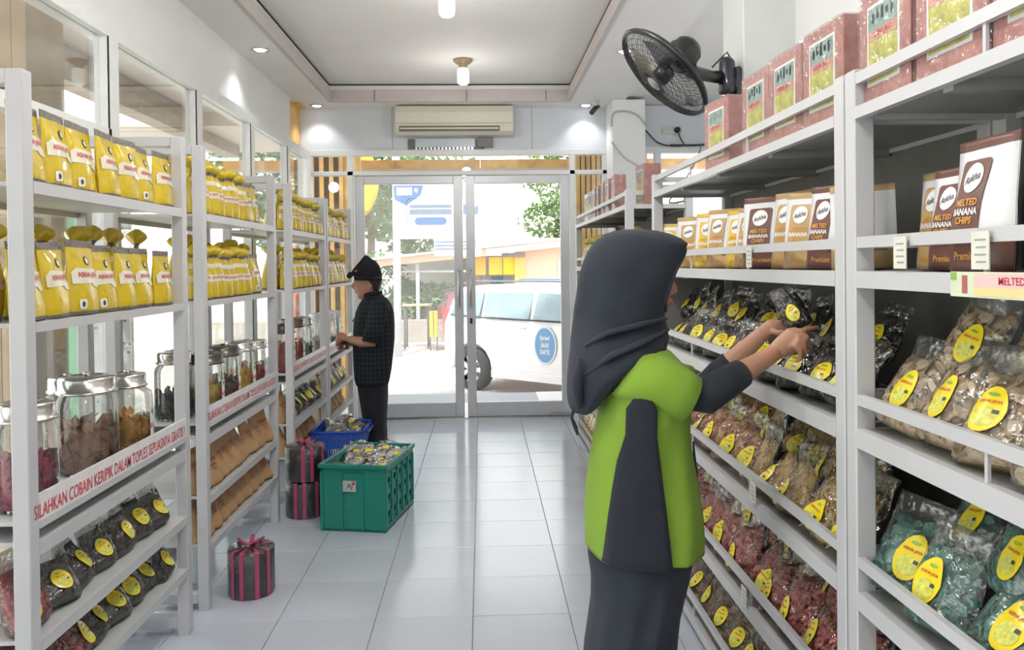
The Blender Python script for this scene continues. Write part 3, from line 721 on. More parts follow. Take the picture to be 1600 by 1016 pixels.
m = MB(); m.box(-.002, .001, -.30, .165, .0, .042, 0); m.box(-.0028, -.002, -.30, .10, .017, .040, 1); m.box(-.0028, -.002, -.30, .10, .003, .017, 2); m.box(-.0028, -.002, .118, .132, .006, .036, 3); m.box(-.0028, -.002, .148, .163, .028, .041, 4)
m.build('strip_print', [mat('pale_green_print', (.62, .68, .5), .4), mat('pale_pink_print', (.72, .5, .48), .4), mat('pale_amber_print', (.75, .62, .3), .4), mat('maroon_print', (.4, .12, .12), .4), greenp], r)
m = MB(); put_text(m, 'MELTED BANANA', .012, lambda a, b: (-.0035, -a-.03, b+.028)); m.build('strip_lettering', redp, r)

# jars -------------------------------------------------------------
def jar(cols, seed, rad=.088, h=.25, fillh=.14, lidr=.078, paper=True, square=False, lidm=chrome, size=.03):
    r = empty('snack_jar', (0, 0, 0), 0, 'jar', 'jar'); R = random.Random(seed); n = 28
    prof = [(.0, .004), (rad*.9, .0), (rad, .012), (rad, h*.78), (rad*.96, h*.86), (lidr*.95, h*.92), (lidr*.93, h*.98)]
    m = MB(); m.lathe(prof, n, cap=False); m.build('glass_body', jarglass, r)
    lid = [(lidr*.98, h*.93), (lidr*1.08, h*.94), (lidr*1.08, h*.965), (lidr, h*.97), (lidr*1.0, h*1.10), (lidr*.95, h*1.13), (lidr*.55, h*1.145), (lidr*.5, h*1.13), (.001, h*1.135)]
    m = MB(); m.lathe(lid, n, cap=False); lo = m.build('jar_lid', lidm, r)
    m = MB(); m.lathe([(.012, h*1.13), (.010, h*1.15), (.014, h*1.17), (.001, h*1.18)], 10); m.build('lid_knob', lidm, lo)
    mts = [mat('jar_snack_%d_%d' % (seed, k), c, .6, var=.2, scale=40) for k, c in enumerate(cols)]
    m = MB(); m.lathe([(rad*.85, .008), (rad*.85, fillh*.85), (rad*.5, fillh*.95), (.001, fillh)], 14, 0)
    for _ in range(110):
        t = R.uniform(0, 2*PI); z = R.uniform(.012, fillh); q = rad*(R.uniform(.78, .92) if z < fillh*.9 else R.uniform(.1, .9))
        p = Vector((q*math.cos(t), q*math.sin(t), z+(0 if q > rad*.7 else .012))); rot = Euler((R.uniform(-3, 3), R.uniform(-3, 3), R.uniform(-3, 3))).to_matrix()
        s = size*R.uniform(.6, 1.1); vs = []
        for dz in (.001, -.001):
            for j in range(5): a = j*2*PI/5; vs.append(rot @ Vector((s*math.cos(a)*.9, s*math.sin(a)*.55, dz+s*.2*math.cos(a)**2)))
        vs = [p+v_ for v_ in vs]
        k = max([math.hypot(v_.x, v_.y) for v_ in vs]); 
        if k > rad*.97: vs = [Vector((v_.x*rad*.97/k, v_.y*rad*.97/k, max(.005, v_.z))) for v_ in vs]
        m.add(vs, [(0, 1, 2, 3, 4), (9, 8, 7, 6, 5)]+[(j, (j+1) % 5, 5+(j+1) % 5, 5+j) for j in range(5)], R.randrange(len(mts)))
    m.build('jar_filling', mts, r)['kind'] = 'stuff'
    if paper:
        m = MB(); rr = rad+.0015; vs = []; z0, z1 = h*.22, h*.62
        for i in range(6):
            t = -.26+.52*i/5-.25; vs += [(rr*math.cos(t), rr*math.sin(t), z0), (rr*math.cos(t), rr*math.sin(t), z1)]
        m.add(vs, [(2*i, 2*i+2, 2*i+3, 2*i+1) for i in range(5)], 0, True)
        put_text(m, 'BUAH', .020, lambda a, b: ((rr+.001)*math.cos(a/rr-.25), (rr+.001)*math.sin(a/rr-.25), (z0+z1)/2-.012+b), 1, .03, .9)
        m.add([((rr+.001)*math.cos(t-.25), (rr+.001)*math.sin(t-.25), z) for t, z in ((-.2, z1-.01), (.0, z1-.03), (.1, z1-.008), (-.05, z1-.002))], [(0, 1, 2, 3)], 2)
        m.build('jar_label', [whitep, redp, mat('leaf_green_print', (.05, .3, .06), .4)], r)
    return r
def put_jar(x, y, text, *a, **k):
    r = jar(*a, **k); r.location = (x, y, .791); r['label'] = text; r['group'] = 'snack jars on the tasting shelf'; r.rotation_euler = (0, 0, rnd.uniform(.1, .4)); return r
brownc = [(.33, .17, .10), (.42, .24, .15), (.26, .12, .07)]; goldc = [(.60, .30, .05), (.66, .38, .08), (.5, .22, .04)]; blackc = [(.03, .025, .025), (.06, .05, .05)]
redc = [(.42, .07, .04), (.5, .12, .06)]; pinkc = [(.42, .07, .13), (.5, .12, .17), (.3, .05, .08)]; greenc = [(.05, .26, .10), (.10, .34, .14)]; yelc = [(.66, .44, .10), (.72, .52, .18)]
darkl = mat('dark_jar_lid', (.10, .09, .08), .3, metal=.7, var=.2); whitel = mat('white_jar_lid', (.7, .7, .7), .3)
put_jar(-1.275, 2.245, 'glass jar of pink-red chips, nearest jar beside the near post', pinkc, 1, rad=.08, h=.26, fillh=.14, paper=False, lidr=.074)
put_jar(-1.30, 2.64, 'wide glass jar of large brown triangular chips with steel lid', brownc, 2, rad=.093, h=.275, fillh=.155, paper=False, lidr=.086, size=.045)
put_jar(-1.29, 2.91, 'glass jar of golden chips with white label, on the nearest rack', goldc, 3, rad=.083, h=.25, fillh=.13, lidr=.062)
put_jar(-1.42, 2.75, 'glass jar of brown chips standing behind the golden chip jar', brownc, 14, rad=.075, h=.26, fillh=.12, paper=False, lidr=.06)
put_jar(-1.36, 3.53, 'glass jar of black chips, first on the second rack', blackc, 4, rad=.083, h=.26, fillh=.12, paper=False, lidr=.07)
put_jar(-1.27, 3.66, 'dark-lidded jar of yellow chips on the second rack', yelc, 5, rad=.08, h=.24, fillh=.13, lidm=darkl)
put_jar(-1.28, 3.93, 'dark-lidded jar of maroon chips on the second rack', [(.12, .05, .05), (.2, .08, .06)], 6, rad=.083, h=.245, fillh=.12, lidm=darkl)
put_jar(-1.28, 4.20, 'jar of bright yellow chips with a steel lid, second rack', [(.7, .42, .03), (.76, .5, .08)], 7, rad=.08, h=.24, fillh=.11)
put_jar(-1.28, 4.42, 'jar of orange chips beside the far post of the second rack', redc, 8, rad=.075, h=.23, fillh=.12)
put_jar(-1.27, 5.05, 'dark-lidded jar of brown-red chips, first on the third rack', redc, 9, rad=.08, h=.26, fillh=.17, lidm=darkl)
put_jar(-1.27, 5.30, 'dark-lidded tall jar of red chips on the third rack', redc, 10, rad=.085, h=.28, fillh=.17, lidm=darkl)
put_jar(-1.28, 5.62, 'jar of green chips on the third rack', greenc, 11, rad=.09, h=.27, fillh=.12)
put_jar(-1.28, 6.25, 'white-lidded jar with pale chips on the farthest rack', [(.6, .5, .4), (.7, .6, .5)], 12, rad=.085, h=.26, fillh=.10, lidm=whitel)
put_jar(-1.28, 6.50, 'white-lidded jar of green chips beside the man', greenc, 13, rad=.085, h=.25, fillh=.08, lidm=whitel)
put_jar(-1.28, 6.8, 'white-lidded jar of pink chips by the far post', pinkc, 15, rad=.08, h=.25, fillh=.07, lidm=whitel)

# ------------------------------------------------------------------ ceiling fittings, air conditioner, fan, cables
glow = mat('lit_lamp', (1, .98, .94), .4, emit=6); glow_soft = mat('lit_white_globe', (.9, .9, .88), .3, emit=.35)
def downlight(x, y, label, e=7):
    r = empty('downlight', (x, y, ZC), 0, label, 'ceiling light', 'recessed spotlights')
    m = MB(); m.lathe([(.062, .0), (.062, -.006), (.048, -.008), (.044, .0)], 20, cap=False); m.build('trim_ring', chrome, r)
    m = MB(); m.lathe([(.046, -.001), (.03, -.012), (.001, -.014)], 16); m.build('lamp_lens', glow, r)
    l = light('downlight_beam', 'SPOT', (x, y, ZC-.03), (0, 0, 0), e, (.95, .98, 1), spot_size=math.radians(110), spot_blend=.6, shadow_soft_size=.04)
downlight(-1.49, 5.45, 'round spotlight above the second glass-wall rack')
downlight(-1.50, 7.34, 'round spotlight in the corner by the golden timber'); downlight(.99, 7.36, 'round spotlight beside the small camera'); downlight(1.02, 5.5, 'round spotlight partly behind the fan cage')
def bulb(x, y, label):
    r = empty('ceiling_lamp', (x, y, ZT), 0, label, 'ceiling lamp', 'ceiling lamps in the tray')
    m = MB(); m.lathe([(.075, 0), (.078, -.012), (.06, -.03), (.04, -.04), (.028, -.07)], 22); m.build('lamp_base', mat('brass_beige', (.50, .38, .22), .35, metal=.3), r)
    m = MB(); m.lathe([(.03, -.065), (.047, -.075), (.05, -.10), (.05, -.165), (.045, -.188), (.03, -.2), (.001, -.203)], 20); m.build('lamp_bulb', glow_soft, r)
    light('bulb_fill', 'POINT', (x, y, ZT-.42), (0, 0, 0), 4, (1, .97, .93), shadow_soft_size=.06)  # fill added well below the bulb to brighten the tray ceiling
bulb(-.13, 6.35, 'white bulb lamp with beige base, the farther one on the ceiling'); bulb(-.185, 4.62, 'white bulb lamp cut by the upper frame edge, the nearer one')
m = MB(); m.box(-.165, -.115, 7.475, 7.488, 2.925, 2.938)
tag(m.build('indicator_light', glow), 'tiny lit indicator above the air conditioner', 'light')
acm = mat('cream_ac_plastic', (.66, .63, .53), .35, var=.02)
r = empty('air_conditioner', (-.235, 7.488, 2.66), 0, 'cream split air conditioner over the glass doors', 'air conditioner')
m = MB(); W = .545
prof = [(0, .0), (-.15, .0), (-.20, .03), (-.215, .10), (-.215, .20), (-.19, .262), (-.02, .275), (0, .275)]
vs = [(x, y, z) for x in (-W, -W+.012, W-.012, W) for (y, z) in ([(a*.96, .005+b*.965) for a, b in prof] if abs(x) == W else prof)]
fs = [(i*8+j, i*8+(j+1) % 8, (i+1)*8+(j+1) % 8, (i+1)*8+j) for i in range(3) for j in range(8)]+[tuple(range(7, -1, -1)), tuple(range(24, 32))]
m.add(vs, fs); m.build('ac_body', acm, r, fix=True)
m = MB(); m.box(-W+.04, W-.13, -.222, -.19, .028, .075); m.build('air_outlet', mat('outlet_shadow_plastic', (.16, .14, .12), .5), r)
m = MB(); m.box(-W+.05, W-.14, -.228, -.222, .045, .057); m.build('louver', acm, r)
m = MB(); m.box(-W+.02, W-.02, -.218, -.212, .098, .103); m.build('panel_seam', mat('seam_brown', (.35, .3, .24), .6), r)
r = empty('exhaust_vent', (-.32, 7.486, 2.545), 0, 'dark grille with pale centre under the air conditioner', 'vent')
m = MB(); m.box(-.36, .36, -.02, 0, 0, .1, 0); m.build('vent_frame', mat('dark_green_grey', (.12, .15, .15), .5), r)
m = MB(); m.box(-.29, .27, -.026, -.02, .022, .1); m.build('vent_panel', mat('pale_blue_panel', (.50, .58, .62), .3), r)
for k in range(16):
    m = MB(); m.box(-.29+.035*k, -.272+.035*k, -.03, -.02, .0, .02); m.build('vent_slot', chrome, r)
m = MB(); m.box(.30, .44, -.05, 0, .02, .11); m.build('vent_box', mat('mauve_grey', (.2, .18, .2), .5), r)
# small security camera
r = empty('security_camera', (1.08, 7.2, ZC), 0, 'small black camera hanging from the ceiling near the pillar', 'camera')
m = MB(); m.lathe([(.02, 0), (.02, -.01), (.008, -.015), (.008, -.05)], 10); m.build('camera_mount', mat('beige_plastic', (.5, .45, .4), .5), r)
m = MB(); m.tube([(.01, .0, -.045), (-.03, -.03, -.07), (-.07, -.06, -.12)], [.014, .024, .022], 10); m.build('camera_body', black_pl, r)
# outlet and cables
r = empty('wall_socket', (1.84, 7.498, 2.72), 0, 'white wall socket with black plug above the side window', 'socket')
m = MB(); m.cbox(-.10, .09, -.012, 0, -.035, .035, .003); m.build('socket_plate', mat('ivory_plate', (.6, .58, .53), .4), r)
m = MB(); m.tube([(.04, -.01, 0), (.04, -.05, 0)], .028, 10); m.build('plug', black_pl, r)
def cable(pts, rad, label, mt=black_pl):
    # smooth path through the points
    P_ = [Vector(p) for p in pts]; out = []
    for i in range(len(P_)-1):
        p0, p1, p2, p3 = P_[max(0, i-1)], P_[i], P_[i+1], P_[min(len(P_)-1, i+2)]
        for k in range(6):
            t = k/6; out.append(.5*((2*p1)+(p2-p0)*t+(2*p0-5*p1+4*p2-p3)*t*t+(3*p1-p0-3*p2+p3)*t**3))
    out.append(P_[-1]); m = MB(); m.tube(out, rad, 6, 0); return tag(m.build('cable', mt), label, 'cable')
cable([(1.88, 7.44, 2.70), (1.90, 7.44, 2.64), (1.93, 7.44, 2.57), (1.80, 7.44, 2.565), (1.68, 7.44, 2.60), (1.60, 7.44, 2.68), (1.56, 7.45, 2.72), (1.55, 7.45, 2.66)], .007, 'black cable running from the plug and looping on the wall')
cable([(1.80, 7.43, 2.57), (2.1, 7.42, 2.57), (2.25, 7.42, 2.61), (2.4, 7.42, 2.60)], .01, 'black cable lying along the side window head')
cable([(2.1, 7.42, 2.57), (1.9, 6.9, 2.35), (1.6, 6.2, 2.08), (1.25, 5.2, 1.86), (1.15, 4.4, 1.80)], .006, 'thin grey cable sagging from window head to the racks', mat('grey_cable', (.25, .25, .25), .5))
cable([(1.195, 7.14, 2.70), (1.20, 7.10, 2.80), (1.26, 7.10, 2.83), (1.36, 7.10, 2.82), (1.44, 7.10, 2.78), (1.50, 7.10, 2.70)], .008, 'grey cable arching across the corner pillar', mat('pale_grey_cable', (.45, .44, .42), .5))
cable([(1.19, 7.10, 2.55), (1.28, 7.0, 2.40), (1.40, 6.6, 2.2), (1.30, 6.4, 1.95)], .008, 'grey cable hanging diagonally down the corner pillar', mat('pale_grey_cable', (.45, .44, .42), .5))
cable([(-1.56, 2.36, 2.95), (-1.56, 2.37, 2.6), (-1.57, 2.38, 2.3), (-1.57, 2.39, 2.08), (-1.56, 2.40, 1.98)], .006, 'brown cord hanging in front of the nearest window', mat('brown_cord', (.35, .24, .12), .6))
# wall fan
def fan():
    c = Vector((.80, 3.40, 2.275)); nrm = Vector((-.72, -.07, -.71)).normalized()
    r = empty('wall_fan', (1.2, 3.60, 2.30), 0, 'black oscillating fan mounted on the pillar above the racks', 'fan')
    off = c - Vector((1.2, 3.60, 2.30))
    q = nrm.to_track_quat('Z', 'Y').to_matrix(); T_ = lambda p: off + q @ Vector(p)
    R_ = .232; cage = mat('black_wire', (.03, .03, .03), .35, metal=.4)
    for nm, sg in (('front_grille', 1), ('rear_grille', -1)):
        m = MB()
        dz = lambda rr: sg*(.012+.055*(1-(rr/R_)**2.4))
        for rr in [R_*(.16+.84*k/9) for k in range(10)]:
            m.tube([T_((rr*math.cos(t), rr*math.sin(t), dz(rr))) for t in [2*PI*k/48 for k in range(48)]], .0011 if rr < R_*.99 else .004, 4, closed=True)
        for k in range(72):
            t = 2*PI*k/72; m.tube([T_((rr*math.cos(t+.25*(1-rr/R_)), rr*math.sin(t+.25*(1-rr/R_)), dz(rr))) for rr in (R_*.16, R_*.4, R_*.65, R_*.85, R_)], .0010, 3, cap=False)
        m.build(nm, cage, r)
    m = MB(); m.tube([T_((R_*1.01*math.cos(t), R_*1.01*math.sin(t), 0)) for t in [2*PI*k/60 for k in range(60)]], .010, 8, closed=True); m.build('cage_rim', black_pl, r)
    m = MB(); m.lathe([(.001, .07), (.03, .069), (.036, .062), (.036, .055)], 18, at=off, axis=q, cap=False); m.build('hub_badge', mat('grey_badge', (.25, .25, .27), .3), r)
    for k in range(3):
        m = MB(); a0 = 2*PI*k/3+.5; vs = []
        for i in range(7):
            for j in range(5):
                rr = .035+(.165)*i/6; a = a0+(-.45+.9*j/4)*(.75+.35*i/6); vs.append(T_((rr*math.cos(a), rr*math.sin(a), .018*(j-2)/2*(.6+.4*i/6))))
        nv = len(vs); vs += [p - nrm*.002 for p in vs]
        fs = [(i*5+j, i*5+j+1, (i+1)*5+j+1, (i+1)*5+j) for i in range(6) for j in range(4)]
        fs += [tuple(nv+x for x in reversed(f)) for f in fs]; m.add(vs, fs, 0, True)
        m.build('fan_blade', clear_mat('smoky_blade', (.62, .62, .63), .1, .2, .05, (.1, .1, .1)), r)
    m = MB(); m.lathe([(.001, .04), (.04, .035), (.042, -.02), (.03, -.03)], 18, at=off, axis=q); m.build('blade_hub', black_pl, r)
    m = MB(); m.lathe([(.05, -.055), (.068, -.07), (.072, -.11), (.066, -.16), (.045, -.185), (.001, -.19)], 22, at=off, axis=q); m.lathe([(.075, -.1), (.076, -.115), (.075, -.125)], 22, at=off, axis=q, cap=False); m.build('motor_housing', black_pl, r)
    hb = T_((.0, .0, -.12))
    m = MB(); m.tube([hb+Vector((.0, 0, -.03)), hb+Vector((.05, .03, -.07)), Vector((-.14, -.02, .0)), Vector((-.075, .0, .005))], [.035, .032, .03, .03], 12); m.build('fan_arm', black_pl, r)
    m = MB(); m.tube([(-.06, 0, -.075), (-.06, 0, -.06), (-.06, 0, .075), (-.06, 0, .095)], [.035, .042, .036, .02], 14); m.cbox(-.03, -.0, -.03, .03, -.17, .05, .006); m.build('wall_bracket', mat('glossy_black_plastic', (.015, .015, .03), .12, spec=.7), r)
    m = MB(); m.tube([(-.03, 0, .07), (-.06, 0, .12), (-.09, 0, .09), (-.13, 0, .05)], .004, 6); m.build('fan_cord', black_pl, r)
    m = MB(); m.tube([(-.075, -.03, -.02), (-.08, -.03, -.15), (-.08, -.03, -.32)], .0025, 5); m.build('pull_cord', black_pl, r)
fan()
# dark green box over the nearest rack
m = MB(); m.cbox(-1.655, -1.60, 2.60, 2.74, 2.065, 2.125, .003)
r = empty('small_box', (0, 0, 0), 0, 'dark green box resting on the transom bar above the nearest rack', 'box'); m.build('box_body', mat('dark_green_grey2', (.07, .11, .09), .5), r)
m = MB(); m.box(-1.658, -1.597, 2.597, 2.743, 2.112, 2.128); m.build('box_lid', mat('dark_green_grey2', (.07, .11, .09), .5), r)

# ------------------------------------------------------------------ crate, basket, cake tubs on the floor
def crate():
    r = empty('plastic_crate', (-.665, 4.585, .003), math.radians(-11), 'green plastic crate full of silvery snack bags on the floor', 'crate')
    gr = mat('green_crate_plastic', (.012, .21, .165), .35, var=.08, bump=.05); w_, l, h = .185, .265, .365
    def wall(nm, ax, sgn, holes):
        m = MB(); t = .006
        L = w_ if ax == 'x' else l; o = l if ax == 'x' else w_
        def bx(u0, u1, z0, z1, d0=0, d1=t):
            a, b = sorted((sgn*(o-d0), sgn*(o-d1)))
            if ax == 'x': m.box(u0, u1, a, b, z0, z1)
            else: m.box(a, b, u0, u1, z0, z1)
        if not holes:
            bx(-L, L, 0, h)
            for u in (-L+.0, -L*.38, L*.25, L-.014): bx(u, u+.014, 0, h-.04, -.007, 0)
            bx(-.05, .055, h-.115, h-.045, -.009, 0)
        else:
            nc, nr = 5, 3; fw = .02; cw = (2*L-fw)/nc; z0 = .03; ch = (h-.06-z0)/nr
            bx(-L, L, 0, z0+.012); bx(-L, L, h-.055, h)
            for i in range(nc+1): u = -L+i*cw; bx(u, u+fw, z0, h-.05, -.006, t)
            for k in range(nr+1): z = z0+k*ch; bx(-L, L, z, z+.012)
            for i in range(nc):
                for k in range(nr):
                    u = -L+i*cw+fw; z = z0+k*ch+.012; cu, cz = u+(cw-fw)/2, z+(ch-.012)/2
                    bx(u, u+.018, z, z+ch-.012, .001, t); bx(u+cw-fw-.018, u+cw-fw, z, z+ch-.012, .001, t)
                    bx(u, u+cw-fw, z, z+.018, .001, t); bx(u, u+cw-fw, z+ch-.03, z+ch-.012, .001, t)
                    for e in (-1, 1): bx(cu+e*.012-.006, cu+e*.012+.006, z, z+.03, .001, t)
            
        return m.build(nm, gr, r)
    wall('end_panel', 'x', -1, False); wall('end_panel', 'x', 1, False); wall('side_panel', 'y', 1, True); wall('side_panel', 'y', -1, True)
    m = MB()
    for a in ((-w_-.012, w_+.012, -l-.012, -l+.008), (-w_-.012, w_+.012, l-.008, l+.012), (-w_-.012, -w_+.008, -l, l), (w_-.008, w_+.012, -l, l)): m.cbox(*a, h-.022, h+.002, .003)
    m.build('crate_rim', gr, r)
    m = MB(); m.box(-w_, w_, -l, l, .0, .012); m.build('crate_floor', gr, r)
    s = MB(); s.box(-.055, .02, -l-.0095, -l-.009, h-.145, h-.085, 0); st = s.build('crate_sticker', mat('grey_sticker', (.45, .47, .45), .5), r)
    s = MB(); put_text(s, 'AJ', .035, lambda a, b: (a-.015, -l-.0102, b+h-.118)); s.build('sticker_print', inkp, st)
    s = MB(); s.box(.0, .014, -l-.0102, -l-.0096, h-.108, h-.09); s.build('sticker_mark', redp, st)
crate()
silver = clear_mat('silvery_film', (1, 1, 1), .5, .12, .25, (.8, .8, .82), bump=1, bscale=22, edge=.6)
def silver_bag(seed):
    pk = Pack(.15, .2, .05, seed, top=.9, foot=.2, crease=.02, nu=11); r = empty('snack_bag', (0, 0, 0), 0, 'silver bag', 'snack bag')
    m = MB(); Pack(.13, .17, .035, seed+.5, top=.95, foot=.3, crease=.01).mesh(m, [0, .2, .4, .6, .8, 1], lambda v: 0); m.build('snack_filling', mat('dark_brown_snack', (.10, .06, .04), .5, var=.5, scale=60), r)
    m = MB(); pk.mesh(m, [0, .06, .13, .2, .3, .4, .5, .6, .7, .8, .9, 1], lambda v: 0); m.build('clear_wrapper', silver, r)
    m = MB(); pk.patch(m, oval(.02, .1, .03, .025), 0, .003); m.build('round_sticker', labm, r)
    return Proto(r)
SB = [silver_bag(s) for s in (201, 202, 203)]
n = 0
for j in range(4):
    for i in range(3):
        lx, ly = -.11+.11*i+rnd.uniform(-.02, .02), -.20+.12*j+rnd.uniform(-.02, .02); a = math.radians(-11)
        x = -.665+lx*math.cos(a)-ly*math.sin(a); y = 4.585+lx*math.sin(a)+ly*math.cos(a)
        SB[n % 3].place((x, y, .30+rnd.uniform(-.02, .012)), (-1.25+rnd.uniform(-.2, .2), rnd.uniform(-.2, .2), rnd.uniform(-.7, .7)), (.8, .8, .8),
                        'glossy clear snack bag in the green crate, %s column, %s row from the front' % (ORD[i], ORD[j]), 'snack bags in the green crate'); n += 1
def basket():
    r = empty('plastic_basket', (-1.0, 5.60, .003), 0, 'blue slatted plastic basket with clear bags on the floor', 'basket')
    bl = mat('blue_basket_plastic', (.02, .08, .42), .35, var=.08); h = .32
    def side(nm, p0, p1, q0, q1):   # bottom edge p0-p1, top edge q0-q1
        m = MB(); p0, p1, q0, q1 = map(Vector, (p0, p1, q0, q1)); nn = 17
        f = lambda u, t: (p0.lerp(p1, u)).lerp(q0.lerp(q1, u), t)
        for k in range(nn):
            u = (k+.5)/nn; m.tube([f(u, 0), f(u, 1)], .0042, 6)
        for t in (.0, .14, .40, .66, .86, 1.0): m.tube([f(0, t), f(1, t)], .0055 if t < 1 else .008, 6)
        for t0, t1 in ((.0, .14), (.66, 1.0)):
            a, b, c, d = f(0, t0), f(1, t0), f(1, t1), f(0, t1); nrm = (b-a).cross(d-a).normalized()*.003
            m.add([a-nrm, b-nrm, c-nrm, d-nrm, a+nrm, b+nrm, c+nrm, d+nrm], [(0, 1, 2, 3), (7, 6, 5, 4), (0, 4, 5, 1), (1, 5, 6, 2), (2, 6, 7, 3), (3, 7, 4, 0)])
        m.build(nm, bl, r)
    a, b, c, d = (-.13, -.17, 0), (.13, -.17, 0), (.13, .15, 0), (-.13, .15, 0); A, B, C_, D = (-.175, -.21, h), (.175, -.21, h), (.175, .20, h), (-.175, .20, h)
    side('basket_side', a, b, A, B); side('basket_side', b, c, B, C_); side('basket_side', c, d, C_, D); side('basket_side', d, a, D, A)
    m = MB(); m.box(-.13, .13, -.17, .15, 0, .008); m.build('basket_floor', bl, r)
    m = MB()
    for p, q in ((A, B), (B, C_), (C_, D), (D, A)): m.tube([p, q], .011, 8)
    m.build('basket_rim', bl, r)
    m = MB(); m.tube([(-.18, -.12, h), (-.20, -.11, h-.02), (-.20, .11, h-.02), (-.18, .12, h)], .008, 8); m.tube([(.18, -.12, h), (.20, -.11, h-.02), (.20, .11, h-.02), (.18, .12, h)], .008, 8); m.build('basket_handle', bl, r)
basket()
for i, (x, y) in enumerate(((-1.08, 5.48), (-.95, 5.55), (-1.07, 5.64), (-.94, 5.71))):
    SB[i % 3].place((x, y, .26), (-1.0+rnd.uniform(-.2, .2), rnd.uniform(-.4, .4), rnd.uniform(-1, 1)), (.85, .85, .85), 'clear snack bag in the blue basket, %s from the front' % ORD[i], 'snack bags in the blue basket')
pinkr = mat('pink_ribbon', (.42, .06, .14), .35, var=.1); tubm = mat('dark_round_tub', (.03, .025, .03), .3, var=.6, scale=18, coat=.5)
def tub(x, y, z, rad, h, label, bow=True, rz=0):
    r = empty('gift_tub', (x, y, z), rz, label, 'gift tub', 'round tubs tied with pink ribbon')
    m = MB(); m.lathe([(rad*.9, 0), (rad, .006), (rad, h*.93), (rad*.97, h*.955), (.001, h*.955)], 30); m.build('tub_body', tubm, r)
    m = MB(); m.lathe([(rad*1.012, .003), (rad*1.012, h*.5), (rad*1.015, h*.97), (rad*.96, h), (.001, h)], 30, cap=False); m.build('clear_wrapper', clear_mat('tub_wrap', (1, 1, 1), .06, .1, .02, bump=.8, bscale=30, edge=.5), r)
    R1 = rad*1.025
    for a in (-2.35, -1.9, -1.25, -.7, .3, 1.2, 2.2):
        m = MB(); wv = .09; vs = []
        for (q, z_) in ((R1, .0), (R1, h*.97), (R1*.95, h*1.008), (.01, h*1.012)):
            vs += [(q*math.cos(a-wv), q*math.sin(a-wv), z_), (q*math.cos(a+wv), q*math.sin(a+wv), z_)]
        m.add(vs, [(2*i, 2*i+1, 2*i+3, 2*i+2) for i in range(3)]); m.build('ribbon', pinkr, r)
    if bow:
        m = MB()
        for a in (.3, 1.5, 2.8, 4.0, 5.2):
            d = Vector((math.cos(a), math.sin(a), 0)); s = Vector((-d.y, d.x, 0))*.009; b = Vector((0, 0, h*1.01)); vs = []
            for k in range(7):
                t = k/6; p = b+d*(.062*math.sin(PI*t*.9))+Vector((0, 0, .03*math.sin(PI*t))) ; vs += [p-s, p+s]
            m.add(vs, [(2*i, 2*i+1, 2*i+3, 2*i+2) for i in range(6)], 0, True)
        m.build('ribbon_bow', pinkr, r)
tub(-1.045, 3.555, .003, .10, .205, 'single black round tub tied with pink ribbon, beside the second rack', True, .2)
tub(-1.05, 4.66, .003, .112, .205, 'lower of two stacked ribboned tubs beside the green crate', False, .5)
tub(-1.05, 4.66, .215, .112, .195, 'upper of two stacked ribboned tubs beside the green crate', True, .9)

# ------------------------------------------------------------------ people
def unp(px, py, Y):
    """point on the plane y = Y that the photograph shows at this pixel"""
    f, yaw, pitch, roll, cyy = 1232.0, .0384, -.0112, -.0111, 427.6
    m = bpy.context.scene.camera.matrix_world
    d = m.to_3x3() @ Vector(((px-800)/f, -(py-cyy)/f, -1)); t = Y/d.y
    return Vector((0, 0, 1.452)) + d*t
bpy.context.view_layer.update()
def loft(mb, rows, Y, n=32, mi=0, fold=0, nf=9, seed=0, cap=True, power=2.2, keep=None, spl=2):
    """closed outline per row (pixel row, back px, front px, half width y, y offset)"""
    R = []
    for i in range(len(rows)-1):
        for k in range(spl):
            t = k/spl; t2 = t
            R.append([a+(b-a)*t2 for a, b in zip(rows[i], rows[i+1])])
    R.append(list(rows[-1])); rings = []
    for ri, (py, x0, x1, hw, yo) in enumerate(R):
        a = unp(x0, py, Y); b = unp(x1, py, Y); c = (a+b)/2; rx = (b.x-a.x)/2; ring = []
        for j in range(n):
            t = 2*PI*j/n; ct, st = math.cos(t), math.sin(t)
            e = 2/power; X_ = math.copysign(abs(ct)**e, ct); Y_ = math.copysign(abs(st)**e, st)
            k = 1+fold*(ri/len(R))*math.sin(nf*t+seed+ri*.12)*.9*abs(st)**.5 + fold*.6*noise.noise(Vector((ct*2+seed, st*2, ri*.22)))
            ring.append(Vector((c.x+rx*X_*(1+(k-1)*.35), Y+yo+hw*Y_*k, c.z)))
        rings.append(ring)
    vs = [p for r_ in rings for p in r_]; fs = []
    for i in range(len(rings)-1):
        for j in range(n):
            f = (i*n+j, (i+1)*n+j, (i+1)*n+(j+1) % n, i*n+(j+1) % n)
            if keep is None or keep(sum((vs[q] for q in f), Vector())/4, i/(len(rings)-1), 2*PI*(j+.5)/n): fs.append(f)
    if cap: fs += [tuple(range(n)), tuple(range(len(vs)-1, len(vs)-n-1, -1))]
    mb.add(vs, fs, mi, True)
def remeshed(mb, name, mt, parent, vox, smooth=4, decim=None):
    o = mb.build(name, mt, parent)
    md = o.modifiers.new('r', 'REMESH'); md.mode = 'VOXEL'; md.voxel_size = vox
    if smooth:
        s_ = o.modifiers.new('s', 'SMOOTH'); s_.iterations = smooth; s_.factor = .5
    if decim:
        d = o.modifiers.new('d', 'DECIMATE'); d.ratio = decim
    dg = bpy.context.evaluated_depsgraph_get(); me = bpy.data.meshes.new_from_object(o.evaluated_get(dg)); o.modifiers.clear()
    me.polygons.foreach_set('use_smooth', [True]*len(me.polygons)); o.data = me; return o
def solid(o, t, off=-1):
    md = o.modifiers.new('thickness', 'SOLIDIFY'); md.thickness = t; md.offset = off; return o
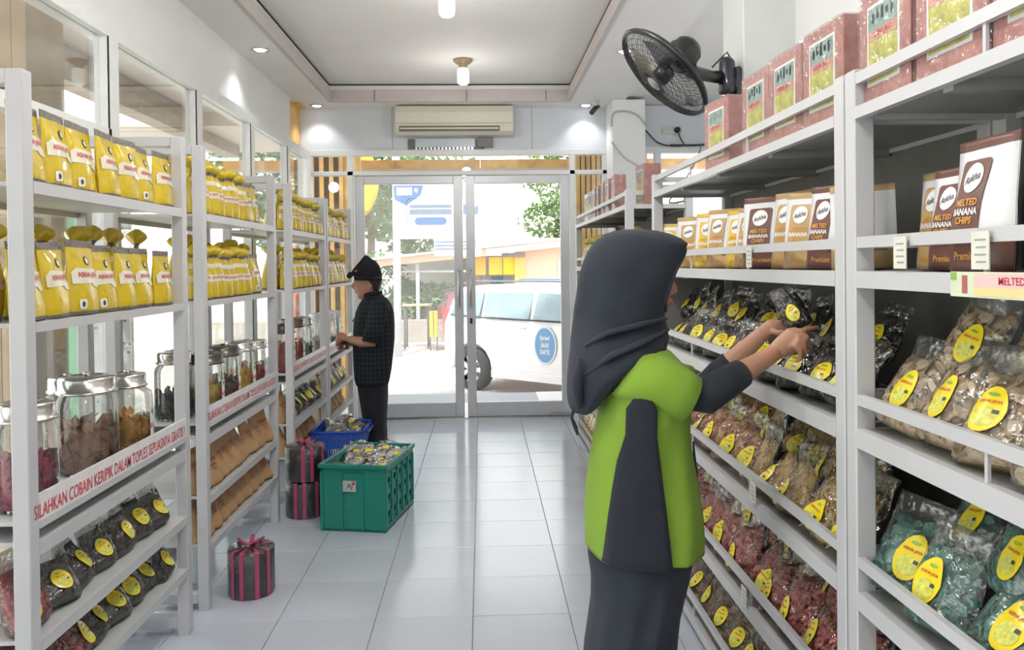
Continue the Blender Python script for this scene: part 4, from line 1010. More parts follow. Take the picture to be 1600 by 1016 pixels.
skin = mat('warm_skin', (.44, .23, .15), .5, var=.06, scale=20, spec=.4); skin2 = mat('shaded_skin', (.40, .20, .135), .5, var=.06, scale=20)
def fabric(name, col, **k): return mat(name, col, .85, sheen=.06, bump=.25, bscale=300, spec=.2, **k)
navy = fabric('blue_black_fabric', (.030, .036, .049), var=.15, scale=6); black_f = fabric('black_fabric', (.022, .026, .035), var=.15, scale=6); green_f = fabric('lime_green_fabric', (.215, .36, .04), var=.06, scale=6)

def woman():
    Y = 2.13
    root = empty('person', (.42, Y, 0), 0, 'woman in black headscarf and lime green tunic reaching into the rack', 'person')
    base = Vector((.42, Y, 0))
    def fin(mb): mb.v = [tuple(Vector(p)-base) for p in mb.v]; return mb
    U = unp
    # body
    m = MB()
    head = [(372, 965, 1015, .03, 0), (380, 945, 1032, .055, 0), (395, 932, 1041, .068, 0), (415, 926, 1045, .074, 0), (430, 926, 1046, .075, 0), (440, 927, 1046, .074, 0), (450, 930, 1047, .071, 0), (462, 935, 1045, .066, 0),
            (474, 942, 1044, .060, 0), (484, 950, 1043, .052, 0), (494, 958, 1036, .043, 0), (503, 965, 1020, .034, 0)]
    loft(m, head, Y, 24)
    m.tube([U(1046, 436, Y), U(1052, 448, Y), U(1052, 454, Y), U(1046, 459, Y)], [.006, .010, .014, .007], 8)       # nose
    m.tube([U(1046, 468, Y), U(1048, 471, Y)], [.010, .008], 8); m.tube([U(1045, 477, Y), U(1047, 479, Y)], [.011, .008], 8)   # lips
    m.ball(U(1030, 494, Y), .022, 8)
    m.tube([U(990, 490, Y), U(985, 530, Y), U(985, 560, Y)], [.05, .048, .055], 12)
    m.tube([U(985, 545, Y), U(988, 600, Y), U(990, 660, Y), U(985, 740, Y), U(985, 830, Y)], [.055, .085, .085, .08, .09], 16)
    sh = U(990, 585, Y-.0); sn = Vector((sh.x, Y-.14, sh.z)); sf_ = Vector((sh.x+.02, Y+.15, sh.z))
    en = U(1102, 618, Y-.16); wn = U(1208, 553, Y-.06); ef = U(1095, 612, Y+.16); wf = U(1193, 520, Y+.10)
    m.tube([Vector((sh.x, Y, sh.z)), sn], [.07, .06], 12); m.tube([Vector((sh.x, Y, sh.z)), sf_], [.07, .06], 12)
    m.tube([sn, sn.lerp(en, .5), en, en.lerp(wn, .35), en.lerp(wn, .7), wn], [.052, .045, .036, .036, .028, .0225], 12)
    m.tube([sf_, sf_.lerp(ef, .5), ef, ef.lerp(wf, .35), ef.lerp(wf, .7), wf], [.052, .045, .036, .036, .028, .022], 12)
    for s in (-1, 1):
        h = U(995, 830, Y)+Vector((0, s*.075, 0)); k_ = Vector((h.x+.01, Y+s*.09, .44)); a = Vector((h.x-.03, Y+s*.09, .08))
        m.tube([h, h.lerp(k_, .5), k_, k_.lerp(a, .35), a], [.07, .065, .055, .052, .035], 12); m.tube([a+Vector((-.04, 0, -.035)), a+Vector((.05, 0, -.045)), a+Vector((.15, 0, -.055))], [.032, .034, .022], 10)
    # near hand: palm, four curled fingers, thumb and a pointing index
    Yh = Y-.05
    def fing(pts, r0): m.tube([U(*p) for p in pts], [r0, r0*.98, r0*.9, r0*.72][:len(pts)], 8)
    m.tube([wn, U(1224, 541, Yh), U(1240, 530, Yh), U(1249, 524, Yh+.01)], [.0225, .030, .034, .026], 12, flat=.75, upv=(0, 1, 0))
    fing([(1238, 522, Yh-.01), (1252, 518, Yh-.012), (1266, 514, Yh+.0), (1279, 511, Yh+.01)], .0085)
    fing([(1245, 526, Yh-.02), (1260, 526, Yh-.022), (1265, 541, Yh-.01), (1258, 549, Yh+.0)], .0088)
    fing([(1243, 532, Yh-.026), (1256, 536, Yh-.028), (1259, 552, Yh-.018), (1251, 559, Yh-.008)], .0086)
    fing([(1239, 539, Yh-.028), (1250, 546, Yh-.03), (1251, 561, Yh-.022), (1243, 566, Yh-.014)], .0078)
    fing([(1228, 530, Yh+.02), (1240, 520, Yh+.034), (1254, 516, Yh+.036), (1264, 517, Yh+.03)], .0098)
    # far hand
    Yf = Y+.10
    m.tube([wf, U(1206, 513, Yf), U(1216, 510, Yf)], [.022, .027, .024], 12, flat=.7, upv=(0, 1, 0))
    for dz, l in ((0, 1), (7, 1.05), (14, 1), (20, .85)):
        fing([(1214, 505+dz*.7, Yf-.01), (1226, 503+dz*.8, Yf-.014), (1236, 506+dz, Yf-.02), (1240, 512+dz, Yf-.03)], .0082)
    fing([(1206, 518, Yf-.02), (1216, 521, Yf-.035), (1226, 519, Yf-.04)], .0095)
    fin(m); body = remeshed(m, 'body', skin, root, .0042, 3)
    # face details
    e = MB(); p = U(1037, 441, Y); 
    for s in (-1, 1): e.ball((p.x-.004, Y+s*.031, p.z), .011, 10)
    e = fin(e).build('eye', mat('eye_white', (.6, .58, .55), .2), root)
    e = MB()
    for s in (-1, 1): e.ball((p.x+.0045, Y+s*.031, p.z), .0055, 8)
    fin(e).build('iris', mat('dark_brown_iris', (.03, .015, .01), .15), root)
    e = MB(); p = U(1045, 431, Y)
    for s in (-1, 1): e.tube([(p.x+.003, Y+s*.015, p.z), (p.x, Y+s*.032, p.z+.004), (p.x-.012, Y+s*.048, p.z)], [.002, .003, .0015], 6)
    fin(e).build('eyebrow', black_f, root)
    e = MB(); p = U(1048, 474, Y); e.tube([(p.x-.004, Y-.018, p.z), (p.x+.004, Y, p.z+.001), (p.x-.004, Y+.018, p.z)], [.003, .0055, .003], 6); fin(e).build('lips', mat('lip_rose', (.35, .10, .10), .4), root)
    # headscarf
    rows = [(358.5, 976, 1004, .012, 0), (361, 958, 1026, .045, 0), (366, 944, 1046, .070, 0), (374, 932, 1064, .086, 0), (382, 925, 1073, .094, 0), (395, 917, 1067, .100, 0), (410, 911, 1062, .103, 0),
            (425, 906, 1056, .104, 0), (440, 903, 1050, .104, 0), (455, 901, 1045, .104, 0), (470, 899, 1040, .102, 0), (484, 897, 1037, .100, 0), (498, 896, 1038, .098, 0), (512, 894, 1042, .105, 0), (528, 892, 1043, .125, 0),
            (545, 891, 1038, .148, 0), (560, 890, 1020, .162, 0), (578, 889, 990, .165, .005), (596, 888, 962, .155, .01), (612, 888, 948, .14, .015), (628, 889, 937, .12, .02), (641, 893, 925, .10, .03)]
    def keep(c, t, a):
        z = c.z; zt = U(1060, 392, Y).z; zb = U(1040, 487, Y).z
        if zb < z < zt:
            k = min(1, (zt-z)/.05)*min(1, (z-zb)/.03)
            if abs((a+PI) % (2*PI)-PI) < .5*k**.5: return False
        return True
    m = MB(); loft(m, rows, Y, 56, fold=.05, nf=7, seed=1.3, cap=False, power=2.1, keep=keep, spl=2)
    top = [i for i in range(56)]; m.f.append(tuple(top)); m.mi.append(0); m.sm.append(True)
    hs = fin(m).build('headscarf', navy, root); solid(hs, .004)
    m = MB()      # turned hem round the face opening
    zt, zb = U(1060, 392, Y).z, U(1040, 487, Y).z; rim = []
    for q in range(25):
        py = 390.5+(488-390.5)*q/24
        for a_, b_ in zip(rows[:-1], rows[1:]):
            if a_[0] <= py <= b_[0]: t = (py-a_[0])/(b_[0]-a_[0]); rr = [u+(v-u)*t for u, v in zip(a_, b_)]
        c0, c1 = U(rr[1], py, Y), U(rr[2], py, Y); c_ = (c0+c1)/2; rx = (c1.x-c0.x)/2; z = c_.z; k = max(0, min(1, (zt-z)/.05))*max(0, min(1, (z-zb)/.03)); an = .5*k**.5+.02
        e = 2/2.1; rim.append((Vector((c_.x+rx*math.cos(an)**e+.001, 0, z)), rr[3]*math.sin(an)**e))
    loop = [Vector((p.x, Y-h_, p.z)) for p, h_ in rim]+[Vector((p.x, Y+h_, p.z)) for p, h_ in reversed(rim)]
    m.tube(loop, .0065, 8, closed=True); fin(m).build('scarf_hem', navy, hs)
    m = MB()      # folds crossing under the chin and a loose tail at the back
    m.tube([U(1040, 498, Y-.07), U(1000, 508, Y-.112), U(950, 520, Y-.12), U(915, 540, Y-.09)], [.008, .014, .014, .008], 8, flat=.6)
    m.tube([U(1043, 515, Y-.05), U(1005, 535, Y-.135), U(955, 556, Y-.155), U(915, 585, Y-.12)], [.008, .013, .014, .008], 8, flat=.6)
    m.tube([U(906, 560, Y-.12), U(902, 600, Y-.125), U(905, 636, Y-.10)], [.006, .014, .008], 8)
    m.tube([U(898, 636, Y-.03), U(893, 652, Y-.03), U(899, 668, Y-.03), U(903, 680, Y-.03)], [.007, .004, .006, .003], 6)
    fin(m).build('scarf_fold', navy, hs)
    # tunic
    T_ = [(538, 975, 1030, .085, 0), (548, 965, 1045, .13, 0), (560, 955, 1056, .165, 0), (575, 949, 1068, .182, 0), (595, 945, 1074, .186, 0), (620, 942, 1075, .180, 0), (645, 938, 1073, .170, 0), (670, 931, 1073, .162, 0),
          (700, 925, 1076, .158, 0), (730, 920, 1082, .162, 0), (765, 916, 1088, .170, 0), (800, 915, 1092, .178, 0), (830, 915, 1093, .184, 0), (849, 916, 1093, .188, 0)]
    def tun(px, py, side, off):
        for a, b in zip(T_[:-1], T_[1:]):
            if a[0] <= py <= b[0]: t = (py-a[0])/(b[0]-a[0]); q = [u+(v-u)*t for u, v in zip(a, b)]; break
        else: q = list(T_[-1])
        c = (q[1]+q[2])/2; X_ = abs((px-c)/((q[2]-q[1])/2)); p = U(px, py, Y); p.y = Y+q[4]+side*((q[3]*(1-min(1, X_)**2.3)**(1/2.3))*1.055+off); return p
    m = MB(); loft(m, T_, Y, 90, fold=.06, nf=9, seed=.5, cap=False, power=2.3, spl=3)
    tn = fin(m).build('tunic', green_f, root); solid(tn, .004)
    tab = [(600, 975, 992), (622, 963, 1003), (660, 962, 1004), (700, 951, 1010), (740, 944, 1014), (780, 938, 1018), (815, 934, 1021), (851, 930, 1024)]
    for side in (-1, 1):
        m = MB(); vs = []; nx = 9; ny = 0
        for (a, b) in zip(tab[:-1], tab[1:]):
            for k in range(3): t = k/3; r_ = [u+(v-u)*t for u, v in zip(a, b)]; vs += [tun(r_[1]+(r_[2]-r_[1])*i/(nx-1), min(849, r_[0]), side, .004) for i in range(nx)]; ny += 1
        vs += [tun(tab[-1][1]+(tab[-1][2]-tab[-1][1])*i/(nx-1), 849, side, .004) for i in range(nx)]; ny += 1
        m.add(vs, [(i*nx+j, i*nx+j+1, (i+1)*nx+j+1, (i+1)*nx+j) for i in range(ny-1) for j in range(nx-1)], 0, True)
        pnl = fin(m).build('side_panel', black_f, tn); solid(pnl, .006, 0)
    m = MB(); m.tube([U(1083, 690, Y-.05), U(1087, 740, Y-.06), U(1091, 790, Y-.06)], [.002, .006, .002], 6); fin(m).build('side_slit', black_f, tn)
    m = MB(); m.tube([U(1036, 548, Y-.06), U(1046, 560, Y-.05), U(1060, 572, Y-.02)], [.004, .007, .004], 6); m.tube([U(1030, 556, Y-.115), U(1040, 566, Y-.10)], [.003, .004], 6); fin(m).build('collar_piping', mat('maroon_piping', (.16, .03, .03), .6), tn)
    # sleeves: wide green, black undersleeves
    def sleeve(a, b, ra, rb, mt, nm, par, extra=None, nseg=8, mid=None, fl=1.0):
        m = MB(); pts = []; rr = []
        P_ = [a]+([mid] if mid is not None else [])+[b]
        for i in range(nseg+1):
            t = i/nseg
            if mid is None: p = a.lerp(b, t)
            else: p = a.lerp(mid, t*2) if t < .5 else mid.lerp(b, t*2-1)
            pts.append(p); rr.append(ra+(rb-ra)*t+.0035*math.sin(i*2.3))
        m.tube(pts, rr, 24, cap=False, flat=fl); o = fin(m).build(nm, mt, par); solid(o, .004); return o
    m = MB()
    rows_s = [((975, 580), .085, .10), ((1000, 584), .083, .10), ((1030, 594), .072, .088), ((1055, 606), .062, .078), ((1080, 617), .054, .072)]
    def flare(rows, n=28):
        m = MB(); vs = []
        for (tx, ty, bx_, by_, Yc, hd) in rows:
            a = U(tx, ty, Yc); b_ = U(bx_, by_, Yc); c = (a+b_)/2; h = (a-b_)/2
            for k in range(n):
                t = 2*PI*k/n; e = .85; vs.append(c+h*math.copysign(abs(math.cos(t))**e, math.cos(t))+Vector((0, hd*math.sin(t), 0)))
        m.add(vs, [(i*n+k, i*n+(k+1) % n, (i+1)*n+(k+1) % n, (i+1)*n+k) for i in range(len(rows)-1) for k in range(n)], 0, True); return m
    sl = fin(flare([(986, 556, 955, 612, Y-.09, .06), (1004, 553, 964, 618, Y-.11, .075), (1026, 555, 985, 624, Y-.125, .08), (1048, 563, 1012, 632, Y-.14, .074), (1070, 576, 1037, 643, Y-.15, .062), (1093, 591, 1061, 657, Y-.155, .060)])).build('sleeve', green_f, tn); solid(sl, .004)
    cen = [U(990, 585, Y+.10), U(1020, 592, Y+.14), U(1050, 598, Y+.16), U(1078, 600, Y+.165)]; m = MB(); m.tube(cen, [.082, .074, .062, .054], 24, cap=False); sl = fin(m).build('sleeve', green_f, tn); solid(sl, .004)
    m = MB(); m.tube([U(1050, 610, Y-.15), U(1078, 618, Y-.155), en+Vector((0, 0, -.002)), en.lerp(wn, .28), en.lerp(wn, .52)], [.030, .038, .047, .043, .037], 20, cap=False); solid(fin(m).build('undersleeve', black_f, root), .003)
    m = MB(); m.tube([U(1040, 600, Y+.15), ef, ef.lerp(wf, .3), ef.lerp(wf, .5)], [.046, .045, .041, .036], 20, cap=False); solid(fin(m).build('undersleeve', black_f, root), .003)
    # skirt and shoes
    S = [(835, 925, 1082, .165, 0), (850, 919, 1083, .172, 0), (870, 920, 1078, .172, 0), (900, 924, 1070, .170, 0), (940, 925, 1060, .168, 0), (975, 920, 1055, .170, 0), (1016, 914, 1052, .175, 0), (1080, 908, 1056, .18, 0), (1150, 902, 1062, .19, 0), (1215, 896, 1068, .20, 0)]
    m = MB(); loft(m, S, Y, 80, fold=.07, nf=11, seed=2, cap=False, spl=3); solid(fin(m).build('skirt', navy, root), .004)
    for s in (-1, 1):
        m = MB(); m.tube([(.345, Y+s*.09, .038), (.39, Y+s*.09, .04), (.46, Y+s*.09, .036), (.51, Y+s*.09, .026)], [.028, .037, .036, .02], 12); m.box(.335, .52, Y+s*.09-.032, Y+s*.09+.032, .003, .014); fin(m).build('shoe', black_pl, root)
woman()
# the bag she holds, and the phone-like dark pouch under her fingers
hb = CB['dark'][0].place(tuple(unp(1252, 512, 2.13)), (-.1, -.45, -PI/2+1.1), (.55, .8, .62), 'dark chip bag held between the woman\'s hands', None)

def man():
    Y = 5.95; base = unp(585, 740, Y); base.z = 0
    root = empty('person', base, 0, 'man in dark plaid shirt and folded black cap by the glass wall', 'person'); U = unp
    def fin(mb): mb.v = [tuple(Vector(p)-base) for p in mb.v]; return mb
    m = MB()
    loft(m, [(408, 566, 584, .04, 0), (418, 557, 592, .068, 0), (430, 554, 595, .074, 0), (440, 553, 594, .073, 0), (448, 554, 592, .068, 0), (456, 556, 589, .060, 0), (463, 560, 585, .05, 0), (468, 564, 580, .035, 0)], Y, 20)
    m.tube([U(554, 441, Y), U(550.5, 448, Y), U(554, 451, Y)], [.008, .014, .010], 8); m.tube([U(556, 456, Y), U(554.5, 457.5, Y)], [.011, .009], 8); m.ball(U(563, 464, Y), .02, 8)
    m.tube([U(580, 445, Y-.072), U(580, 452, Y-.072)], [.016, .009], 8, flat=.6)
    m.tube([U(580, 455, Y), U(584, 475, Y)], [.052, .055], 12)
    m.tube([U(585, 472, Y), U(584, 520, Y), U(582, 570, Y), U(583, 600, Y)], [.07, .10, .09, .08], 14)
    sn = U(592, 484, Y-.17); en = U(579, 538, Y-.2); wn = U(545, 530, Y-.12); hn = U(532, 527, Y-.08)
    sf_ = U(588, 484, Y+.17); ef = U(572, 538, Y+.17); wf = U(546, 534, Y+.06); hf = U(535, 532, Y+.02)
    c = U(587, 480, Y)
    m.tube([c, sn], [.075, .06], 10); m.tube([c, sf_], [.075, .06], 10)
    m.tube([sn, en, en.lerp(wn, .4), wn], [.054, .042, .042, .027], 10); m.tube([wn, hn, U(529, 527, Y-.07)], [.028, .042, .03], 10, flat=.7)
    m.tube([sf_, ef, ef.lerp(wf, .4), wf], [.054, .042, .042, .027], 10); m.tube([wf, hf, U(530, 533, Y)], [.028, .042, .03], 10, flat=.7)
    for k in range(4):
        z = -3+3.4*k
        m.tube([U(533, 527+z, Y-.10), U(527, 528+z, Y-.11), U(525, 532+z, Y-.10), U(528, 535+z, Y-.09)], [.011, .0105, .0095, .008], 6)
        m.tube([U(535, 531+z, Y+.0), U(530, 533+z, Y-.01), U(529, 537+z, Y-.02)], [.011, .0105, .009], 6)
    m.tube([U(540, 524, Y-.1), U(534, 521, Y-.09), U(528, 522, Y-.08)], [.014, .012, .009], 6); m.tube([U(541, 530, Y), U(537, 527, Y-.01), U(532, 527, Y-.02)], [.014, .012, .009], 6)
    for s in (-1, 1):
        m.tube([U(584, 600, Y)+Vector((0, s*.08, 0)), Vector((base.x-.0, Y+s*.09, .42)), Vector((base.x+.02, Y+s*.09, .07))], [.06, .055, .038], 10); m.tube([Vector((base.x+.04, Y+s*.09, .04)), Vector((base.x-.13, Y+s*.09, .03))], [.035, .025], 8)
    remeshed(fin(m), 'body', skin2, root, .009, 1)
    m = MB(); p = U(557, 445, Y)
    for s in (-1, 1): m.ball((p.x+.004, Y+s*.031, p.z), .011, 8)
    fin(m).build('eye', mat('eye_dark', (.1, .08, .07), .2), root)
    m = MB(); loft(m, [(432, 566, 597, .079, 0), (440, 573, 597, .079, 0), (448, 580, 595, .074, 0), (456, 585, 592, .06, 0)], Y, 20); fin(m).build('hair', mat('black_hair', (.01, .01, .01), .5, bump=.4), root)
    capm = fabric('black_cap_cloth', (.014, .014, .016), var=.3, scale=30)
    m = MB(); loft(m, [(399, 569, 573, .008, 0), (404, 566, 580, .02, 0), (409, 563, 588, .055, 0), (416, 559, 593, .078, 0), (424, 555, 596, .086, 0), (432, 553, 597, .088, 0), (438, 554, 597, .087, 0)], Y, 28, fold=.04)
    cp = fin(m).build('folded_cap', capm, root)
    m = MB(); m.tube([U(571, 399, Y-.01), U(566, 410, Y-.03), U(556, 424, Y-.05), U(548, 431, Y-.03)], [.006, .02, .026, .012], 10); m.tube([U(547, 427, Y-.05), U(546, 431, Y), U(548, 430, Y+.05)], [.012, .022, .012], 10); m.tube([U(554, 434, Y-.07), U(572, 436, Y-.093), U(595, 437, Y-.05)], .013, 8); fin(m).build('cap_fold', capm, cp)
    m = MB(); m.ball(U(556, 424, Y-.075), .014, 8, sc_=(1, .6, .7)); fin(m).build('cap_badge', mat('dull_red_badge', (.25, .07, .05), .5), cp)
    # shirt with woven checks
    pl = bpy.data.materials.new('dark_plaid_fabric'); pl.use_nodes = True; t = pl.node_tree; b = t.nodes['Principled BSDF']; b.inputs['Roughness'].default_value = .85; b.inputs['Specular IOR Level'].default_value = .2
    co = t.nodes.new('ShaderNodeTexCoord'); sep = t.nodes.new('ShaderNodeSeparateXYZ'); t.links.new(co.outputs['Object'], sep.inputs[0]); prev = None
    for ax, fr in ((0, 210), (2, 180)):
        a = t.nodes.new('ShaderNodeMath'); a.operation = 'MULTIPLY'; a.inputs[1].default_value = fr; t.links.new(sep.outputs[ax], a.inputs[0])
        s = t.nodes.new('ShaderNodeMath'); s.operation = 'SINE'; t.links.new(a.outputs[0], s.inputs[0])
        g = t.nodes.new('ShaderNodeMath'); g.operation = 'GREATER_THAN'; g.inputs[1].default_value = .72; t.links.new(s.outputs[0], g.inputs[0])
        if prev is None: prev = g
        else:
            ad = t.nodes.new('ShaderNodeMath'); ad.operation = 'ADD'; t.links.new(prev.outputs[0], ad.inputs[0]); t.links.new(g.outputs[0], ad.inputs[1]); prev = ad
    rp = t.nodes.new('ShaderNodeMath'); rp.operation = 'MULTIPLY'; rp.inputs[1].default_value = .5; t.links.new(prev.outputs[0], rp.inputs[0])
    cr = t.nodes.new('ShaderNodeValToRGB'); cr.color_ramp.elements[0].color = (.012, .016, .02, 1); cr.color_ramp.elements[1].color = (.034, .040, .046, 1); t.links.new(rp.outputs[0], cr.inputs[0]); t.links.new(cr.outputs[0], b.inputs['Base Color'])
    m = MB(); loft(m, [(458, 574, 594, .06, 0), (463, 570, 600, .08, 0), (468, 566, 606, .13, 0), (476, 561, 611, .17, 0), (488, 556, 615, .18, 0), (505, 553, 616, .175, 0), (530, 552, 616, .165, 0), (555, 552, 614, .16, 0), (575, 553, 612, .16, 0), (592, 554, 609, .165, 0), (600, 557, 607, .165, 0)], Y, 40, fold=.05, cap=False, nf=8)
    sh = fin(m).build('shirt', pl, root); solid(sh, .005)
    m = MB(); m.tube([sn+Vector((0, .05, .02)), sn, sn.lerp(en, .5), sn.lerp(en, .95)], [.075, .074, .066, .066], 18, cap=False); solid(fin(m).build('sleeve', pl, sh), .005)
    m = MB(); m.tube([sf_+Vector((0, -.05, .02)), sf_, sf_.lerp(ef, .5), sf_.lerp(ef, .9)], [.075, .074, .066, .064], 18, cap=False); solid(fin(m).build('sleeve', pl, sh), .005)
    m = MB(); m.tube([U(566, 466, Y), U(572, 461, Y-.06), U(585, 458, Y-.075), U(596, 457, Y)], [.008, .015, .016, .012], 8); fin(m).build('collar', pl, sh)
    m = MB(); m.tube([U(552, 497, Y-.08), U(551, 503, Y-.08)], .007, 6); fin(m).build('pocket_pen', chrome, sh)
    trm = fabric('charcoal_trousers', (.022, .022, .028), var=.2, scale=5)
    m = MB(); loft(m, [(590, 557, 606, .15, 0), (604, 559, 606, .155, 0), (622, 562, 606, .155, 0), (640, 565, 605, .15, 0), (660, 568, 604, .145, 0), (690, 573, 605, .14, 0), (712, 575, 605, .135, 0)], Y, 30, fold=.05, cap=False); solid(fin(m).build('trousers', trm, root), .004)
    for s in (-1, 1):
        m = MB(); b_ = base+Vector((0, s*.085, 0)); m.tube([b_+Vector((.07, 0, .04)), b_+Vector((0, 0, .045)), b_+Vector((-.10, 0, .035)), b_+Vector((-.15, 0, .028))], [.03, .042, .04, .025], 10); m.box(b_.x-.165, b_.x+.10, b_.y-.04, b_.y+.04, .003, .018); fin(m).build('shoe', black_pl, root)
man()
m = MB(); Pack(.09, .07, .05, 301, top=.9, foot=.6, crease=.01).mesh(m, VS, lambda v: 0); hm = m.build('snack_bag', mat('maroon_snack_wrap', (.18, .05, .05), .3, coat=.4)); hm.location = unp(536, 546, 5.90)
tag(hm, 'small maroon snack bag held in the man\'s hands', 'snack bag')

# ------------------------------------------------------------------ outside
GZ = -.34
def leaves(mb, c, rx, ry, rz, n, s, seed, mis=3):
    R = random.Random(seed)
    for _ in range(n):
        a = R.uniform(0, 2*PI); b = math.acos(R.uniform(-1, 1)); q = R.uniform(.55, 1)**.5
        lump = 1+.3*noise.noise(Vector((math.cos(a)*2+seed, math.sin(a)*2, math.cos(b)*2)))
        p = Vector((c[0]+rx*q*lump*math.sin(b)*math.cos(a), c[1]+ry*q*lump*math.sin(b)*math.sin(a), c[2]+rz*q*lump*math.cos(b)))
        rot = Euler((R.uniform(-1, 1), R.uniform(-1, 1), R.uniform(-3, 3))).to_matrix(); ss = s*R.uniform(.6, 1.3)
        mb.add([p+rot @ Vector(v) for v in ((-ss, 0, 0), (0, -ss*.4, ss*.1), (ss, 0, 0), (0, ss*.4, ss*.1))], [(0, 1, 2, 3)], R.randrange(mis))
lf = [mat('leaf_green_a', (.13, .24, .06), .6, var=.3), mat('leaf_green_b', (.20, .33, .09), .6, var=.3), mat('leaf_green_c', (.09, .17, .05), .6, var=.3)]
bark = mat('bark', (.22, .16, .11), .9, var=.3, bump=.5, bscale=20)
def tree(x, y, h, cr_, label, seed, n=3800, s=.16, group='trees beyond the forecourt'):
    r = empty('tree', (x, y, GZ), 0, label, 'tree', group)
    m = MB(); m.tube([(0, 0, 0), (.08, 0, h*.4), (-.05, .05, h*.75)], [.16, .11, .05], 8)
    for a in (0, 2, 4): m.tube([(.05, 0, h*.45), (cr_*.5*math.cos(a), cr_*.5*math.sin(a), h*.72)], [.07, .03], 6)
    m.build('trunk', bark, r)
    m = MB()
    for k, (dx, dz, q) in enumerate(((0, 0, 1), (cr_*.55, -.2, .7), (-cr_*.5, .15, .72), (.1, cr_*.6, .6), (.2*cr_, -cr_*.6, .6))): leaves(m, (dx, 0, h*.78+dz), cr_*q, cr_*q*.8, cr_*q*.75, n//5, s, seed+k)
    f = m.build('foliage', lf, r); f['kind'] = 'stuff'; return r
tree(-3.4, 24, 6.6, 2.5, 'tall leafy tree behind the man, nearest the door frame', 1); tree(-2.7, 28, 5.0, 1.7, 'rounded tree behind the white signboard', 2); tree(-5.6, 22, 5.6, 2.2, 'leafy tree seen through the side light', 3)
tree(3.3, 30, 6.6, 1.5, 'pale airy tree above the orange wall', 4, n=1300); tree(2.6, 27.5, 4.1, 1.1, 'low green tree behind the canopy roof', 5, n=1800, s=.12)
for i, (x, y, w_, h_) in enumerate(((-3.9, 19.5, 1.0, 1.3), (-2.6, 20, .9, 1.2), (-1.7, 20.0, .8, .8), (-.9, 20.0, .8, .75))):
    r = empty('shrub', (x, y, GZ), 0, 'green shrub behind the low wall, %s along the wall' % ORD[i], 'shrub', 'shrubs behind the low wall')
    m = MB(); m.tube([(0, 0, 0), (0, 0, h_)], [.04, .02], 6); m.build('stem', bark, r); m = MB(); leaves(m, (0, 0, h_), w_, .6, h_*.75, 900, .11, 30+i); m.build('foliage', lf, r)['kind'] = 'stuff'
m = MB(); m.cbox(-6.5, -.3, 18.6, 18.8, GZ, .18, .01); r = tag(m.build('low_wall', mat('grey_beige_render', (.42, .38, .33), .8, var=.1)), 'low grey-beige wall at the edge of the forecourt', 'wall')
# canopy building with yellow panels and orange wall
b = empty('canopy_building', (1.92, 22.4, -.84), 0, 'cafe building with sloping canopy, yellow panels and an orange wall', 'building')
b.scale = (1.28, 1.28, 1.28)
def bp(n, mt, *bx):
    m = MB()
    for q in bx: m.box(*q)
    return m.build(n, mt, b)
cream = mat('cream_fascia', (.72, .52, .36), .7, var=.06)
def slab(nm, mt, pts, y0, y1, t):
    m = MB(); vs = []
    for y in (y0, y1):
        for (x, z) in pts: vs.append((x, y, z))
        for (x, z) in reversed(pts): vs.append((x, y, z-t))
    k = len(pts)*2; m.add(vs, [tuple(range(k-1, -1, -1)), tuple(range(k, 2*k))]+[(i, (i+1) % k, k+(i+1) % k, k+i) for i in range(k)]); return m.build(nm, mt, b, fix=True)
slab('canopy_fascia', cream, [(-3.47, 1.92), (-1.4, 2.10)], -2.6, -2.5, .14)
slab('white_fascia', mat('white_roof_sheet', (.78, .77, .75), .6), [(-1.4, 2.10), (2.6, 2.50)], -2.6, -2.5, .12)
slab('canopy_roof', mat('white_roof_sheet', (.78, .77, .75), .6), [(-3.62, 1.94), (2.7, 2.55)], -2.7, 1.2, .04)
for i, (x0, x1) in enumerate(((-1.75, -1.42), (-1.36, -1.10), (-1.08, -.86))): bp('yellow_panel', mat('yellow_sheet_%d' % i, ((.78, .50, .10), (.82, .58, .06), (.88, .66, .02))[i], .6), (x0, x1, -2.25, -2.2, 1.60, 1.94))
bp('post_yellow', mat('deep_yellow_paint', (.78, .54, .14), .6), (-.86, -.66, -2.3, -2.1, 1.1, 2.08))
bp('orange_wall', mat('apricot_wall', (.80, .57, .42), .8, var=.05), (-.66, 2.6, -2.25, -2.0, 0, 2.3))
bp('valance', mat('grey_valance', (.25, .25, .28), .6), (-1.12, -.66, -2.4, -2.36, 1.94, 2.02))
bp('wall_notice', mat('pale_notice', (.8, .74, .68), .5), (-.02, .3, -2.28, -2.25, 1.3, 1.85))
bp('white_counter', mat('white_counter', (.80, .79, .77), .5), (-1.75, -.7, -2.1, -1.9, 0, 1.25))
bp('dark_window', mat('dark_glass', (.06, .09, .10), .2), (-1.32, -1.08, -2.22, -2.19, 1.40, 1.58))
for x in (-1.72, -1.64, -1.57, -1.47): bp('hanging_utensil', mat('red_grey_metal', (.4, .2, .18), .5), (x, x+.02, -2.24, -2.22, 1.36, 1.56))
bp('back_wall', mat('pale_interior_wall', (.74, .72, .69), .8), (-3.4, 2.6, .2, .3, 0, 2.0))
for x in (-2.75,): bp('canopy_post', mat('grey_post', (.45, .45, .46), .5), (x, x+.07, -2.5, -2.43, 0, 1.95))
bp('canopy_beam', mat('grey_post', (.45, .45, .46), .5), (-3.1, -1.8, -2.47, -2.44, 1.66, 1.70))
